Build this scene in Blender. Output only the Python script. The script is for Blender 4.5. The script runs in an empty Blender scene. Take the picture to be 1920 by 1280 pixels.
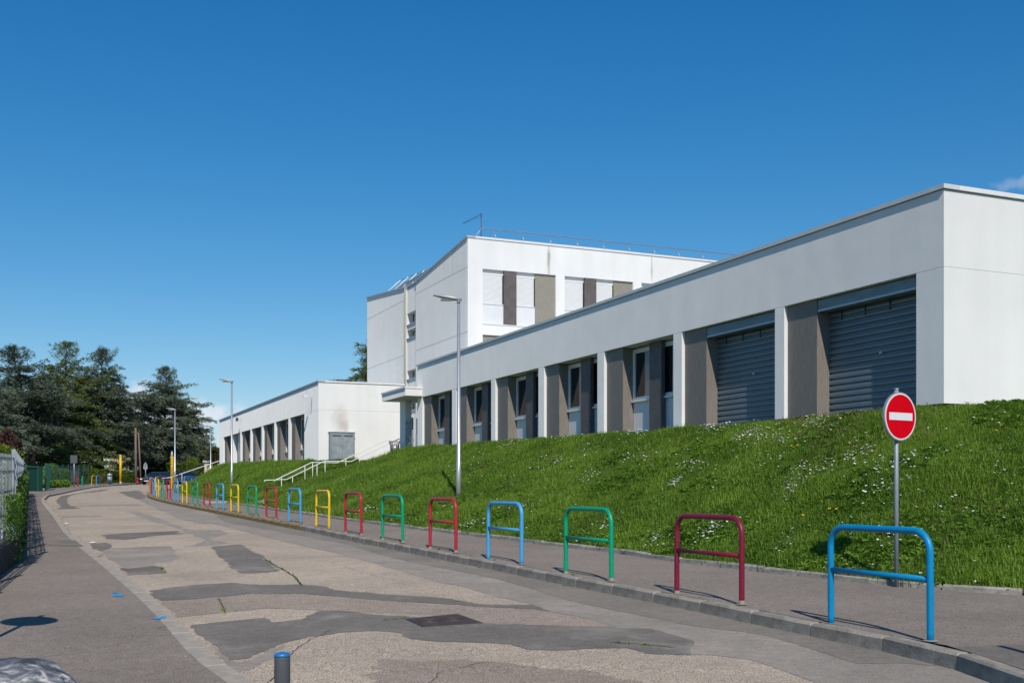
import bpy, bmesh, math, random
import numpy as np
from mathutils import Vector, Matrix, noise as mnoise
from mathutils.geometry import tessellate_polygon

R = math.radians
# ---------------------------------------------------------------- camera, light, exposure
scene = bpy.context.scene
COL = scene.collection
F = 2000.0            # focal length in pixels of the 1920 wide photograph
cam_d = bpy.data.cameras.new('camera')
cam_d.sensor_width = 36; cam_d.lens = F/1920*36
cam_d.shift_y = (916-640)/1920
cam_d.clip_start = 0.1; cam_d.clip_end = 6000
cam = bpy.data.objects.new('camera', cam_d); COL.objects.link(cam)
cam.location = (0, 0, 0); cam.rotation_euler = (R(90), 0, 0)
scene.camera = cam

SUN_EL, SUN_AZ = 42.0, 171.0      # azimuth clockwise from +Y
sdir = Vector((math.sin(R(SUN_AZ))*math.cos(R(SUN_EL)), math.cos(R(SUN_AZ))*math.cos(R(SUN_EL)), math.sin(R(SUN_EL))))
world = bpy.data.worlds.new('World'); scene.world = world; world.use_nodes = True
wt = world.node_tree; wt.nodes.clear()
wo = wt.nodes.new('ShaderNodeOutputWorld'); bg = wt.nodes.new('ShaderNodeBackground')
sky = wt.nodes.new('ShaderNodeTexSky'); sky.sky_type = 'NISHITA'; sky.sun_disc = False
sky.sun_elevation = R(SUN_EL); sky.sun_rotation = R(SUN_AZ)
sky.altitude = 300; sky.air_density = 1.0; sky.dust_density = 0.12; sky.ozone_density = 6.0
bg.inputs['Strength'].default_value = 0.105
hs = wt.nodes.new('ShaderNodeHueSaturation'); hs.inputs['Saturation'].default_value = 1.29; hs.inputs['Hue'].default_value = 0.5025
wt.links.new(sky.outputs[0], hs.inputs['Color']); 
def cloud(src, u, v, ru, rv, amount, seed):
    # a small fair-weather cloud low in the sky, placed by its bearing and elevation
    d = Vector(((u-960)/F, 1, (916-v)/F)).normalized()
    tc = wt.nodes.new('ShaderNodeTexCoord')
    mp = wt.nodes.new('ShaderNodeMapping'); mp.vector_type = 'TEXTURE'
    mp.inputs['Location'].default_value = d; mp.inputs['Scale'].default_value = (ru, ru, rv)
    mp.inputs['Rotation'].default_value = (0, 0, -math.atan2(d.x, d.y))
    wt.links.new(tc.outputs['Generated'], mp.inputs[0])
    ln = wt.nodes.new('ShaderNodeVectorMath'); ln.operation = 'LENGTH'; wt.links.new(mp.outputs[0], ln.inputs[0])
    n = wt.nodes.new('ShaderNodeTexNoise'); n.inputs['Scale'].default_value = 28+seed; n.inputs['Detail'].default_value = 9; n.inputs['Roughness'].default_value = .58
    wt.links.new(tc.outputs['Generated'], n.inputs['Vector'])
    a = wt.nodes.new('ShaderNodeMath'); a.operation = 'MULTIPLY_ADD'; a.inputs[1].default_value = -3.2; wt.links.new(n.outputs[0], a.inputs[0]); wt.links.new(ln.outputs['Value'], a.inputs[2])
    q = wt.nodes.new('ShaderNodeMapRange'); q.interpolation_type = 'SMOOTHSTEP'
    q.inputs[1].default_value = -.45; q.inputs[2].default_value = -1.3; q.inputs[3].default_value = 0; q.inputs[4].default_value = amount
    wt.links.new(a.outputs[0], q.inputs[0])
    mx = wt.nodes.new('ShaderNodeMix'); mx.data_type = 'RGBA'; mx.inputs[7].default_value = (8.5, 9.2, 10.4, 1)
    wt.links.new(q.outputs[0], mx.inputs[0]); wt.links.new(src, mx.inputs[6]); return mx.outputs[2]
csrc = hs.outputs[0]
for k, c in enumerate([(262,748,.022,.020,.85), (400,782,.040,.017,.75), (330,800,.05,.012,.6), (1940,340,.040,.007,.16), (-500,760,.08,.02,.7), (2700,700,.09,.02,.6), (-1500,640,.12,.03,.6)]):
    csrc = cloud(csrc, *c, k)
# soft shoulder of the camera response, the same for the whole sky
v1 = wt.nodes.new('ShaderNodeVectorMath'); v1.operation = 'MULTIPLY_ADD'; v1.inputs[1].default_value = (.055, .055, .055); v1.inputs[2].default_value = (1, 1, 1)
v2 = wt.nodes.new('ShaderNodeVectorMath'); v2.operation = 'DIVIDE'; v3 = wt.nodes.new('ShaderNodeVectorMath'); v3.operation = 'SCALE'; v3.inputs['Scale'].default_value = 1.2
wt.links.new(csrc, v1.inputs[0]); wt.links.new(csrc, v2.inputs[0]); wt.links.new(v1.outputs[0], v2.inputs[1]); wt.links.new(v2.outputs[0], v3.inputs[0]); csrc = v3.outputs[0]
wt.links.new(csrc, bg.inputs[0]); wt.links.new(bg.outputs[0], wo.inputs[0])
sun_d = bpy.data.lights.new('sun', 'SUN'); sun_d.energy = 3.45; sun_d.angle = R(0.53); sun_d.color = (1.0, 0.935, 0.84)
sun = bpy.data.objects.new('sun', sun_d); COL.objects.link(sun)
sun.rotation_euler = sdir.to_track_quat('Z', 'Y').to_euler()
scene.view_settings.view_transform = 'Standard'; scene.view_settings.look = 'None'
scene.view_settings.exposure = 0.12; scene.view_settings.gamma = 1.0
scene.view_settings.use_curve_mapping = False
scene.cycles.max_bounces = 6; scene.cycles.diffuse_bounces = 3; scene.cycles.glossy_bounces = 3
scene.cycles.transparent_max_bounces = 6

# ---------------------------------------------------------------- materials
def mat(name, col, rough=0.8, metal=0.0, spec=0.3, noise=0.0, nscale=8.0, bump=0.0, bscale=60.0,
        stretch=None, col2=None, detail=4.0, coat=0.0, blotch=0.0, blscale=0.5):
    m = bpy.data.materials.new(name); m.use_nodes = True
    nt = m.node_tree; p = nt.nodes['Principled BSDF']
    p.inputs['Roughness'].default_value = rough; p.inputs['Metallic'].default_value = metal
    p.inputs['Specular IOR Level'].default_value = spec
    p.inputs['Coat Weight'].default_value = coat
    c = (*col, 1)
    p.inputs['Base Color'].default_value = c
    tc = nt.nodes.new('ShaderNodeTexCoord'); src = tc.outputs['Object']
    if stretch:
        mp = nt.nodes.new('ShaderNodeMapping'); mp.inputs['Scale'].default_value = stretch
        nt.links.new(src, mp.inputs[0]); src = mp.outputs[0]
    out = None
    if noise or col2:
        n = nt.nodes.new('ShaderNodeTexNoise'); n.inputs['Scale'].default_value = nscale
        n.inputs['Detail'].default_value = detail; n.inputs['Roughness'].default_value = 0.65
        nt.links.new(src, n.inputs['Vector'])
        mr = nt.nodes.new('ShaderNodeMapRange'); mr.inputs[1].default_value = 0.32; mr.inputs[2].default_value = 0.68
        nt.links.new(n.outputs[0], mr.inputs[0])
        mx = nt.nodes.new('ShaderNodeMix'); mx.data_type = 'RGBA'
        a = tuple(max(0, x*(1-noise)) for x in col) if not col2 else col
        b = tuple(min(1, x*(1+noise)) for x in col) if not col2 else col2
        mx.inputs[6].default_value = (*a, 1); mx.inputs[7].default_value = (*b, 1)
        nt.links.new(mr.outputs[0], mx.inputs[0]); out = mx.outputs[2]
    if blotch:
        n2 = nt.nodes.new('ShaderNodeTexNoise'); n2.inputs['Scale'].default_value = blscale; n2.inputs['Detail'].default_value = 5
        nt.links.new(tc.outputs['Object'], n2.inputs['Vector'])
        mr2 = nt.nodes.new('ShaderNodeMapRange'); mr2.inputs[1].default_value = .3; mr2.inputs[2].default_value = .7
        mr2.inputs[3].default_value = 1-blotch; mr2.inputs[4].default_value = 1+blotch
        nt.links.new(n2.outputs[0], mr2.inputs[0])
        vm = nt.nodes.new('ShaderNodeVectorMath'); vm.operation = 'SCALE'
        if out: nt.links.new(out, vm.inputs[0])
        else: vm.inputs[0].default_value = col
        nt.links.new(mr2.outputs[0], vm.inputs['Scale']); out = vm.outputs[0]
    if out: nt.links.new(out, p.inputs['Base Color'])
    if bump:
        n3 = nt.nodes.new('ShaderNodeTexNoise'); n3.inputs['Scale'].default_value = bscale; n3.inputs['Detail'].default_value = 5
        nt.links.new(src, n3.inputs['Vector'])
        b_ = nt.nodes.new('ShaderNodeBump'); b_.inputs['Strength'].default_value = bump; b_.inputs['Distance'].default_value = 0.01
        nt.links.new(n3.outputs[0], b_.inputs['Height']); nt.links.new(b_.outputs[0], p.inputs['Normal'])
    m['out'] = 1
    return m

def leaf_mat(name, col, col2, trans=0.25, pscale=0.35, rough=0.6):
    """foliage: colour varies per instance and in broad patches over the ground"""
    m = bpy.data.materials.new(name); m.use_nodes = True
    nt = m.node_tree; nt.nodes.clear()
    o = nt.nodes.new('ShaderNodeOutputMaterial')
    geo = nt.nodes.new('ShaderNodeNewGeometry'); oi = nt.nodes.new('ShaderNodeObjectInfo')
    n = nt.nodes.new('ShaderNodeTexNoise'); n.inputs['Scale'].default_value = pscale; n.inputs['Detail'].default_value = 5
    nt.links.new(geo.outputs['Position'], n.inputs['Vector'])
    mr = nt.nodes.new('ShaderNodeMapRange'); mr.inputs[1].default_value = .35; mr.inputs[2].default_value = .65
    nt.links.new(n.outputs[0], mr.inputs[0])
    ad = nt.nodes.new('ShaderNodeMath'); ad.operation = 'MULTIPLY_ADD'
    nt.links.new(oi.outputs['Random'], ad.inputs[0]); ad.inputs[1].default_value = .5
    ml = nt.nodes.new('ShaderNodeMath'); ml.operation = 'MULTIPLY'; ml.inputs[1].default_value = .6
    nt.links.new(mr.outputs[0], ml.inputs[0]); nt.links.new(ml.outputs[0], ad.inputs[2])
    ri = nt.nodes.new('ShaderNodeMath'); ri.operation = 'MULTIPLY_ADD'; ri.inputs[1].default_value = .35
    nt.links.new(geo.outputs['Random Per Island'], ri.inputs[0]); nt.links.new(ad.outputs[0], ri.inputs[2])
    sb = nt.nodes.new('ShaderNodeMath'); sb.operation = 'SUBTRACT'; sb.inputs[1].default_value = .18; sb.use_clamp = True
    nt.links.new(ri.outputs[0], sb.inputs[0])
    mx = nt.nodes.new('ShaderNodeMix'); mx.data_type = 'RGBA'
    mx.inputs[6].default_value = (*col, 1); mx.inputs[7].default_value = (*col2, 1)
    nt.links.new(sb.outputs[0], mx.inputs[0])
    d = nt.nodes.new('ShaderNodeBsdfPrincipled'); d.inputs['Roughness'].default_value = rough
    d.inputs['Specular IOR Level'].default_value = 0.25
    t = nt.nodes.new('ShaderNodeBsdfTranslucent'); ms = nt.nodes.new('ShaderNodeMixShader'); ms.inputs[0].default_value = trans
    nt.links.new(mx.outputs[2], d.inputs['Base Color']); nt.links.new(mx.outputs[2], t.inputs[0])
    nt.links.new(d.outputs[0], ms.inputs[1]); nt.links.new(t.outputs[0], ms.inputs[2]); nt.links.new(ms.outputs[0], o.inputs[0])
    return m

def asphalt(name, base, speck, dark, sscale=170., blotch=.12, blscale=.6, bump=.35, wear=None):
    """aggregate: light and dark stones of a centimetre or so in a binder, with broad wear"""
    m = bpy.data.materials.new(name); m.use_nodes = True
    nt = m.node_tree; p = nt.nodes['Principled BSDF']; p.inputs['Roughness'].default_value = .9; p.inputs['Diffuse Roughness'].default_value = 1.0
    p.inputs['Specular IOR Level'].default_value = .12
    geo = nt.nodes.new('ShaderNodeNewGeometry')
    n = nt.nodes.new('ShaderNodeTexNoise'); n.inputs['Scale'].default_value = sscale*.45; n.inputs['Detail'].default_value = 3
    n.inputs['Roughness'].default_value = .75
    nt.links.new(geo.outputs['Position'], n.inputs['Vector'])
    cr = nt.nodes.new('ShaderNodeValToRGB'); e = cr.color_ramp.elements
    e[0].position = .40; e[0].color = (*dark, 1); e[1].position = .61; e[1].color = (*speck, 1)
    k = e.new(.5); k.color = (*base, 1)
    nt.links.new(n.outputs[0], cr.inputs[0])
    v = nt.nodes.new('ShaderNodeTexNoise'); v.inputs['Scale'].default_value = blscale; v.inputs['Detail'].default_value = 8
    v.inputs['Roughness'].default_value = .6
    nt.links.new(geo.outputs['Position'], v.inputs['Vector'])
    mr = nt.nodes.new('ShaderNodeMapRange'); mr.inputs[1].default_value = .3; mr.inputs[2].default_value = .7
    mr.inputs[3].default_value = 1-blotch; mr.inputs[4].default_value = 1+blotch
    nt.links.new(v.outputs[0], mr.inputs[0])
    v2 = nt.nodes.new('ShaderNodeTexNoise'); v2.inputs['Scale'].default_value = 9; v2.inputs['Detail'].default_value = 6
    nt.links.new(geo.outputs['Position'], v2.inputs['Vector'])
    mr2 = nt.nodes.new('ShaderNodeMapRange'); mr2.inputs[1].default_value = .3; mr2.inputs[2].default_value = .7
    mr2.inputs[3].default_value = .9; mr2.inputs[4].default_value = 1.1
    nt.links.new(v2.outputs[0], mr2.inputs[0])
    mm = nt.nodes.new('ShaderNodeMath'); mm.operation = 'MULTIPLY'
    nt.links.new(mr.outputs[0], mm.inputs[0]); nt.links.new(mr2.outputs[0], mm.inputs[1])
    vm = nt.nodes.new('ShaderNodeVectorMath'); vm.operation = 'SCALE'
    csrc_ = cr.outputs[0]
    if wear:
        wn = nt.nodes.new('ShaderNodeTexNoise'); wn.inputs['Scale'].default_value = 1.1; wn.inputs['Detail'].default_value = 9; wn.inputs['Roughness'].default_value = .68
        nt.links.new(geo.outputs['Position'], wn.inputs['Vector'])
        wr = nt.nodes.new('ShaderNodeMapRange'); wr.inputs[1].default_value = .50; wr.inputs[2].default_value = .66; wr.inputs[3].default_value = 0; wr.inputs[4].default_value = wear[1]
        nt.links.new(wn.outputs[0], wr.inputs[0])
        wx = nt.nodes.new('ShaderNodeMix'); wx.data_type = 'RGBA'; wx.inputs[7].default_value = (*wear[0], 1)
        nt.links.new(wr.outputs[0], wx.inputs[0]); nt.links.new(csrc_, wx.inputs[6]); csrc_ = wx.outputs[2]
    nt.links.new(csrc_, vm.inputs[0]); nt.links.new(mm.outputs[0], vm.inputs['Scale'])
    nt.links.new(vm.outputs[0], p.inputs['Base Color'])
    b_ = nt.nodes.new('ShaderNodeBump'); b_.inputs['Strength'].default_value = bump; b_.inputs['Distance'].default_value = .006
    nt.links.new(n.outputs[0], b_.inputs['Height']); nt.links.new(b_.outputs[0], p.inputs['Normal'])
    return m

def stucco(name, col, stains=()):
    """fine grained render with faint vertical weather streaks; stains = (local centre, radii, colour, strength)"""
    m = bpy.data.materials.new(name); m.use_nodes = True
    nt = m.node_tree; p = nt.nodes['Principled BSDF']; p.inputs['Roughness'].default_value = .9; p.inputs['Diffuse Roughness'].default_value = .75
    p.inputs['Specular IOR Level'].default_value = .15
    tc = nt.nodes.new('ShaderNodeTexCoord')
    mp = nt.nodes.new('ShaderNodeMapping'); mp.inputs['Scale'].default_value = (1.6, 1.6, .16)
    nt.links.new(tc.outputs['Object'], mp.inputs[0])
    n = nt.nodes.new('ShaderNodeTexNoise'); n.inputs['Scale'].default_value = 1.2; n.inputs['Detail'].default_value = 7
    nt.links.new(mp.outputs[0], n.inputs['Vector'])
    mr = nt.nodes.new('ShaderNodeMapRange'); mr.inputs[1].default_value = .3; mr.inputs[2].default_value = .7
    mr.inputs[3].default_value = .965; mr.inputs[4].default_value = 1.01
    nt.links.new(n.outputs[0], mr.inputs[0])
    n2 = nt.nodes.new('ShaderNodeTexNoise'); n2.inputs['Scale'].default_value = .7; n2.inputs['Detail'].default_value = 6
    nt.links.new(tc.outputs['Object'], n2.inputs['Vector'])
    mr2 = nt.nodes.new('ShaderNodeMapRange'); mr2.inputs[1].default_value = .3; mr2.inputs[2].default_value = .7
    mr2.inputs[3].default_value = .96; mr2.inputs[4].default_value = 1.02
    nt.links.new(n2.outputs[0], mr2.inputs[0])
    mm = nt.nodes.new('ShaderNodeMath'); mm.operation = 'MULTIPLY'
    nt.links.new(mr.outputs[0], mm.inputs[0]); nt.links.new(mr2.outputs[0], mm.inputs[1])
    vm = nt.nodes.new('ShaderNodeVectorMath'); vm.operation = 'SCALE'; vm.inputs[0].default_value = col
    nt.links.new(mm.outputs[0], vm.inputs['Scale']); out = vm.outputs[0]
    for (c, r, sc, st) in stains:
        mp2 = nt.nodes.new('ShaderNodeMapping'); mp2.vector_type = 'TEXTURE'
        mp2.inputs['Location'].default_value = c; mp2.inputs['Scale'].default_value = r
        nt.links.new(tc.outputs['Object'], mp2.inputs[0])
        ln = nt.nodes.new('ShaderNodeVectorMath'); ln.operation = 'LENGTH'; nt.links.new(mp2.outputs[0], ln.inputs[0])
        n3 = nt.nodes.new('ShaderNodeTexNoise'); n3.inputs['Scale'].default_value = 3.5; n3.inputs['Detail'].default_value = 6
        nt.links.new(tc.outputs['Object'], n3.inputs['Vector'])
        a = nt.nodes.new('ShaderNodeMath'); a.operation = 'MULTIPLY_ADD'; a.inputs[1].default_value = .9
        nt.links.new(n3.outputs[0], a.inputs[0]); nt.links.new(ln.outputs['Value'], a.inputs[2])
        q = nt.nodes.new('ShaderNodeMapRange'); q.inputs[1].default_value = 1.45; q.inputs[2].default_value = .5
        q.inputs[3].default_value = 0; q.inputs[4].default_value = st; q.interpolation_type = 'SMOOTHSTEP'
        nt.links.new(a.outputs[0], q.inputs[0])
        mx = nt.nodes.new('ShaderNodeMix'); mx.data_type = 'RGBA'; mx.inputs[7].default_value = (*sc, 1)
        nt.links.new(q.outputs[0], mx.inputs[0]); nt.links.new(out, mx.inputs[6]); out = mx.outputs[2]
    nt.links.new(out, p.inputs['Base Color'])
    n4 = nt.nodes.new('ShaderNodeTexNoise'); n4.inputs['Scale'].default_value = 45; n4.inputs['Detail'].default_value = 4
    nt.links.new(tc.outputs['Object'], n4.inputs['Vector'])
    n5 = nt.nodes.new('ShaderNodeTexNoise'); n5.inputs['Scale'].default_value = 1.3; n5.inputs['Detail'].default_value = 3
    nt.links.new(tc.outputs['Object'], n5.inputs['Vector'])
    b2 = nt.nodes.new('ShaderNodeBump'); b2.inputs['Strength'].default_value = .5; b2.inputs['Distance'].default_value = .02
    nt.links.new(n5.outputs[0], b2.inputs['Height'])
    b_ = nt.nodes.new('ShaderNodeBump'); b_.inputs['Strength'].default_value = .35; b_.inputs['Distance'].default_value = .006
    nt.links.new(n4.outputs[0], b_.inputs['Height']); nt.links.new(b2.outputs[0], b_.inputs['Normal'])
    nt.links.new(b_.outputs[0], p.inputs['Normal'])
    return m

M = {}
M['stucco'] = stucco('white_render', (.84, .835, .815))
M['stucco_end'] = stucco('white_render_end', (.80, .795, .775))
M['coping_wing'] = mat('coping_pale', (.62, .64, .64), .5, 0, .4, noise=.05, nscale=3)
M['coping'] = mat('coping_metal', (.50, .52, .53), .45, .3, .5, noise=.06, nscale=3)
M['coping_white'] = mat('coping_white', (.76, .76, .74), .5, 0, .4, noise=.04, nscale=3)
M['wood'] = mat('wood_laminate', (.215, .19, .168), .6, 0, .3, noise=.28, nscale=9, stretch=(9, 9, .35), bump=.15, bscale=10)
M['wood_grey'] = mat('wood_laminate_grey', (.27, .25, .205), .6, 0, .3, noise=.25, nscale=9, stretch=(9, 9, .35), bump=.12, bscale=10)
M['fin'] = mat('dark_laminate', (.12, .103, .10), .55, 0, .35, noise=.25, nscale=22, bump=.1, bscale=30, blotch=.15, blscale=3)
M['frame'] = mat('window_frame_white', (.78, .78, .76), .4, 0, .4, noise=.03, nscale=5)
M['panel_white'] = mat('white_infill_panel', (.72, .73, .73), .5, 0, .3, noise=.04, nscale=3, stretch=(1, 1, .3))
M['glass'] = mat('window_glass', (.012, .016, .018), .04, 0, .9)
M['door_slat'] = mat('roller_door_grey', (.135, .18, .205), .42, .25, .5, noise=.12, nscale=3, stretch=(1, 1, 6), blotch=.12, blscale=1.3)
M['door_box'] = mat('roller_housing_grey', (.19, .25, .28), .45, .15, .4, noise=.15, nscale=2, stretch=(1, 1, 3), blotch=.12, blscale=1)
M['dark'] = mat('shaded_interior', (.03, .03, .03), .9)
M['shutter'] = mat('white_shutter', (.80, .80, .79), .45, 0, .35, noise=.02)
M['pipe'] = mat('downpipe_cream', (.42, .39, .27), .6, noise=.1)
M['galv'] = mat('galvanised_steel', (.42, .44, .46), .42, .55, .5, noise=.12, nscale=12, blotch=.06, blscale=3)
M['post_grey'] = mat('painted_post_grey', (.27, .31, .35), .5, .2, .4, noise=.1, nscale=14)
M['lamp'] = mat('lamp_pole_silver', (.55, .56, .58), .35, .6, .5, noise=.06, nscale=5)
M['lamp_head'] = mat('lamp_head_grey', (.45, .46, .45), .45, .2, .4, noise=.05)
M['lens'] = mat('lamp_lens', (.20, .21, .17), .2, 0, .6)
M['red_sign'] = mat('sign_red', (.66, .0, .008), .6, 0, .08, noise=.05, nscale=6)
M['white_sign'] = mat('sign_white', (.76, .76, .76), .4, 0, .4, noise=.03)
M['kerb'] = mat('kerb_concrete', (.31, .275, .225), .9, 0, .2, noise=.30, nscale=6, bump=.5, bscale=60, blotch=.26, blscale=1.1, detail=8)
M['kerb_light'] = mat('kerb_concrete_light', (.40, .345, .275), .9, 0, .2, noise=.16, nscale=9, bump=.35, bscale=80, blotch=.12, blscale=1.5, detail=8)
M['kerb_moss'] = mat('kerb_mossy', (.17, .14, .09), .95, 0, .15, col2=(.36, .26, .10), nscale=5, bump=.5, bscale=50, detail=8)
M['edging'] = mat('edging_stone', (.33, .30, .26), .95, 0, .15, noise=.3, nscale=8, bump=.6, bscale=40, blotch=.2, blscale=2, detail=8)
M['road'] = asphalt('worn_asphalt_tan', (.292, .242, .192), (.48, .405, .328), (.112, .092, .073), 150, .14, .45, wear=((.22, .185, .155), .55))
M['trench'] = asphalt('asphalt_repair_grey', (.20, .178, .155), (.28, .25, .22), (.135, .12, .105), 220, .12, .8, .25, wear=((.27, .235, .20), .6))
M['trench2'] = asphalt('asphalt_repair_mid', (.155, .138, .120), (.225, .203, .178), (.10, .089, .078), 225, .14, .7, .25)
M['road_mid'] = asphalt('worn_asphalt_pinkish', (.215, .172, .142), (.36, .30, .25), (.10, .08, .066), 160, .12, .6)
M['patch'] = asphalt('asphalt_repair_dark', (.122, .110, .098), (.185, .168, .152), (.076, .069, .061), 230, .16, .9, .25, wear=((.21, .19, .17), .6))
M['pavement'] = asphalt('pavement_asphalt_reddish', (.165, .139, .121), (.27, .233, .205), (.085, .071, .062), 200, .13, .5, .3)
M['soil'] = mat('bank_soil', (.035, .055, .014), 1, 0, .05, noise=.4, nscale=3, col2=(.05, .085, .018), bump=.6, bscale=12)
M['ground'] = mat('far_ground', (.06, .075, .03), 1, 0, .05, noise=.4, nscale=.2, col2=(.10, .095, .06))
M['grass'] = leaf_mat('grass_blade', (.068, .155, .013), (.235, .365, .042), .34, .55)
M['weed'] = leaf_mat('weed_leaf', (.080, .178, .018), (.215, .36, .045), .36, .9)
M['daisy'] = mat('daisy_petals', (.80, .80, .76), .7)
M['dandelion'] = mat('yellow_petals', (.75, .50, .02), .7)
M['cedar'] = leaf_mat('cedar_needles_blue', (.034, .056, .035), (.215, .26, .165), .2, .7)
M['cedar_green'] = leaf_mat('cedar_needles_green', (.032, .056, .016), (.21, .25, .075), .2, .7)
M['bark'] = mat('bark', (.075, .060, .048), .95, 0, .1, noise=.35, nscale=4, stretch=(2, 2, .5), bump=.8, bscale=8)
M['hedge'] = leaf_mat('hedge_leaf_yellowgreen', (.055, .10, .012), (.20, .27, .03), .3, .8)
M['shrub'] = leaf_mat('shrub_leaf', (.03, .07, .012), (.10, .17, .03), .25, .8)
M['redleaf'] = leaf_mat('shrub_leaf_purple', (.035, .014, .012), (.10, .045, .035), .2, .8)
M['palegreen'] = leaf_mat('ivy_leaf_pale', (.10, .14, .09), (.42, .46, .40), .15, 1.5)
M['palm'] = leaf_mat('palm_frond', (.05, .06, .015), (.20, .16, .04), .2, .8)
M['fence_green'] = mat('fence_paint_green', (.012, .095, .065), .5, .1, .4, noise=.1)
M['timber'] = mat('pole_timber', (.20, .155, .125), .9, 0, .1, noise=.25, nscale=6, stretch=(3, 3, .3))
M['wall_dark'] = mat('low_wall_stone', (.085, .072, .060), .95, 0, .1, noise=.4, nscale=5, bump=.7, bscale=12)
M['beige'] = mat('beige_render', (.42, .35, .27), .9, 0, .1, noise=.06, nscale=1)
M['pinkish'] = mat('pale_pink_render', (.44, .39, .35), .9, 0, .1, noise=.06, nscale=1)
M['housewhite'] = mat('house_white_render', (.66, .66, .68), .9, 0, .1, noise=.05, nscale=1)
M['roof_tile'] = mat('roof_tile_clay', (.32, .16, .10), .9, 0, .1, noise=.2, nscale=3)
M['steps'] = mat('step_concrete', (.40, .37, .32), .9, 0, .2, noise=.12, nscale=6, bump=.3, bscale=40)
M['cabinet'] = mat('steel_cabinet_grey', (.23, .28, .32), .5, .2, .4, noise=.08, nscale=3)
M['cabinet_door'] = mat('steel_cabinet_door_faded', (.21, .26, .29), .55, .1, .3, col2=(.36, .39, .41), nscale=3.2, detail=3)
M['paint_white'] = mat('road_paint_white', (.55, .54, .52), .8, 0, .2, noise=.2, nscale=8)
M['paint_blue'] = mat('spray_paint_blue', (.05, .30, .55), .8, 0, .2, noise=.3, nscale=30)
M['iron'] = mat('cast_iron_brown', (.095, .070, .062), .7, .4, .4, noise=.3, nscale=20, bump=.4, bscale=60)
M['bollard'] = mat('bollard_grey', (.105, .11, .12), .5, .15, .4, noise=.08, nscale=20)
M['blue_cap'] = mat('bollard_cap_blue', (.02, .17, .42), .4, 0, .5)
M['pencil'] = mat('pencil_yellow', (.78, .47, .015), .4, 0, .4, noise=.04)
M['pencil_wood'] = mat('pencil_tip_wood', (.62, .50, .40), .6)
M['pencil_pink'] = mat('pencil_eraser_pale', (.62, .55, .52), .6)
M['ink'] = mat('lettering_brown', (.10, .045, .02), .6)
M['tyre'] = mat('tyre_rubber', (.02, .02, .02), .8)
M['red_paint'] = mat('red_paint', (.45, .03, .025), .5)
M['beigewall'] = mat('low_garden_wall', (.50, .42, .29), .9, noise=.05)
M['litter'] = mat('litter_paper', (.75, .75, .75), .8)
M['mast'] = mat('antenna_metal', (.10, .10, .11), .5, .5)
M['bag'] = mat('bin_bag_dark', (.02, .025, .02), .4)

def gate_mat():
    m = bpy.data.materials.new('perforated_steel_print'); m.use_nodes = True
    nt = m.node_tree; p = nt.nodes['Principled BSDF']; p.inputs['Roughness'].default_value = .6
    tc = nt.nodes.new('ShaderNodeTexCoord'); v = nt.nodes.new('ShaderNodeTexNoise')
    v.inputs['Scale'].default_value = 11; v.inputs['Detail'].default_value = 4
    nt.links.new(tc.outputs['Object'], v.inputs['Vector'])
    cr = nt.nodes.new('ShaderNodeValToRGB'); cr.color_ramp.interpolation = 'CONSTANT'
    cr.color_ramp.elements[0].color = (.03, .045, .06, 1); cr.color_ramp.elements[1].position = .53
    cr.color_ramp.elements[1].color = (.42, .45, .48, 1)
    nt.links.new(v.outputs[0], cr.inputs[0]); nt.links.new(cr.outputs[0], p.inputs['Base Color'])
    return m
M['gate'] = gate_mat()

def rock_mat():
    m = bpy.data.materials.new('veined_grey_rock'); m.use_nodes = True
    nt = m.node_tree; p = nt.nodes['Principled BSDF']; p.inputs['Roughness'].default_value = .75
    tc = nt.nodes.new('ShaderNodeTexCoord')
    mp = nt.nodes.new('ShaderNodeMapping'); mp.inputs['Scale'].default_value = (1, 2.2, 2); mp.inputs['Rotation'].default_value = (0, .2, .5)
    nt.links.new(tc.outputs['Object'], mp.inputs[0])
    n = nt.nodes.new('ShaderNodeTexNoise'); n.inputs['Scale'].default_value = 4.5; n.inputs['Detail'].default_value = 10
    n.inputs['Roughness'].default_value = .68; n.inputs['Distortion'].default_value = .9
    nt.links.new(mp.outputs[0], n.inputs['Vector'])
    cr = nt.nodes.new('ShaderNodeValToRGB'); e = cr.color_ramp.elements
    e[0].position = .42; e[0].color = (.05, .055, .065, 1); e[1].position = .63; e[1].color = (.62, .58, .54, 1)
    k = e.new(.49); k.color = (.12, .13, .15, 1); k2 = e.new(.54); k2.color = (.20, .205, .215, 1)
    nt.links.new(n.outputs[0], cr.inputs[0]); nt.links.new(cr.outputs[0], p.inputs['Base Color'])
    b_ = nt.nodes.new('ShaderNodeBump'); b_.inputs['Strength'].default_value = .7; b_.inputs['Distance'].default_value = .03
    nt.links.new(n.outputs[0], b_.inputs['Height']); nt.links.new(b_.outputs[0], p.inputs['Normal'])
    return m
M['rock'] = rock_mat()

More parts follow.
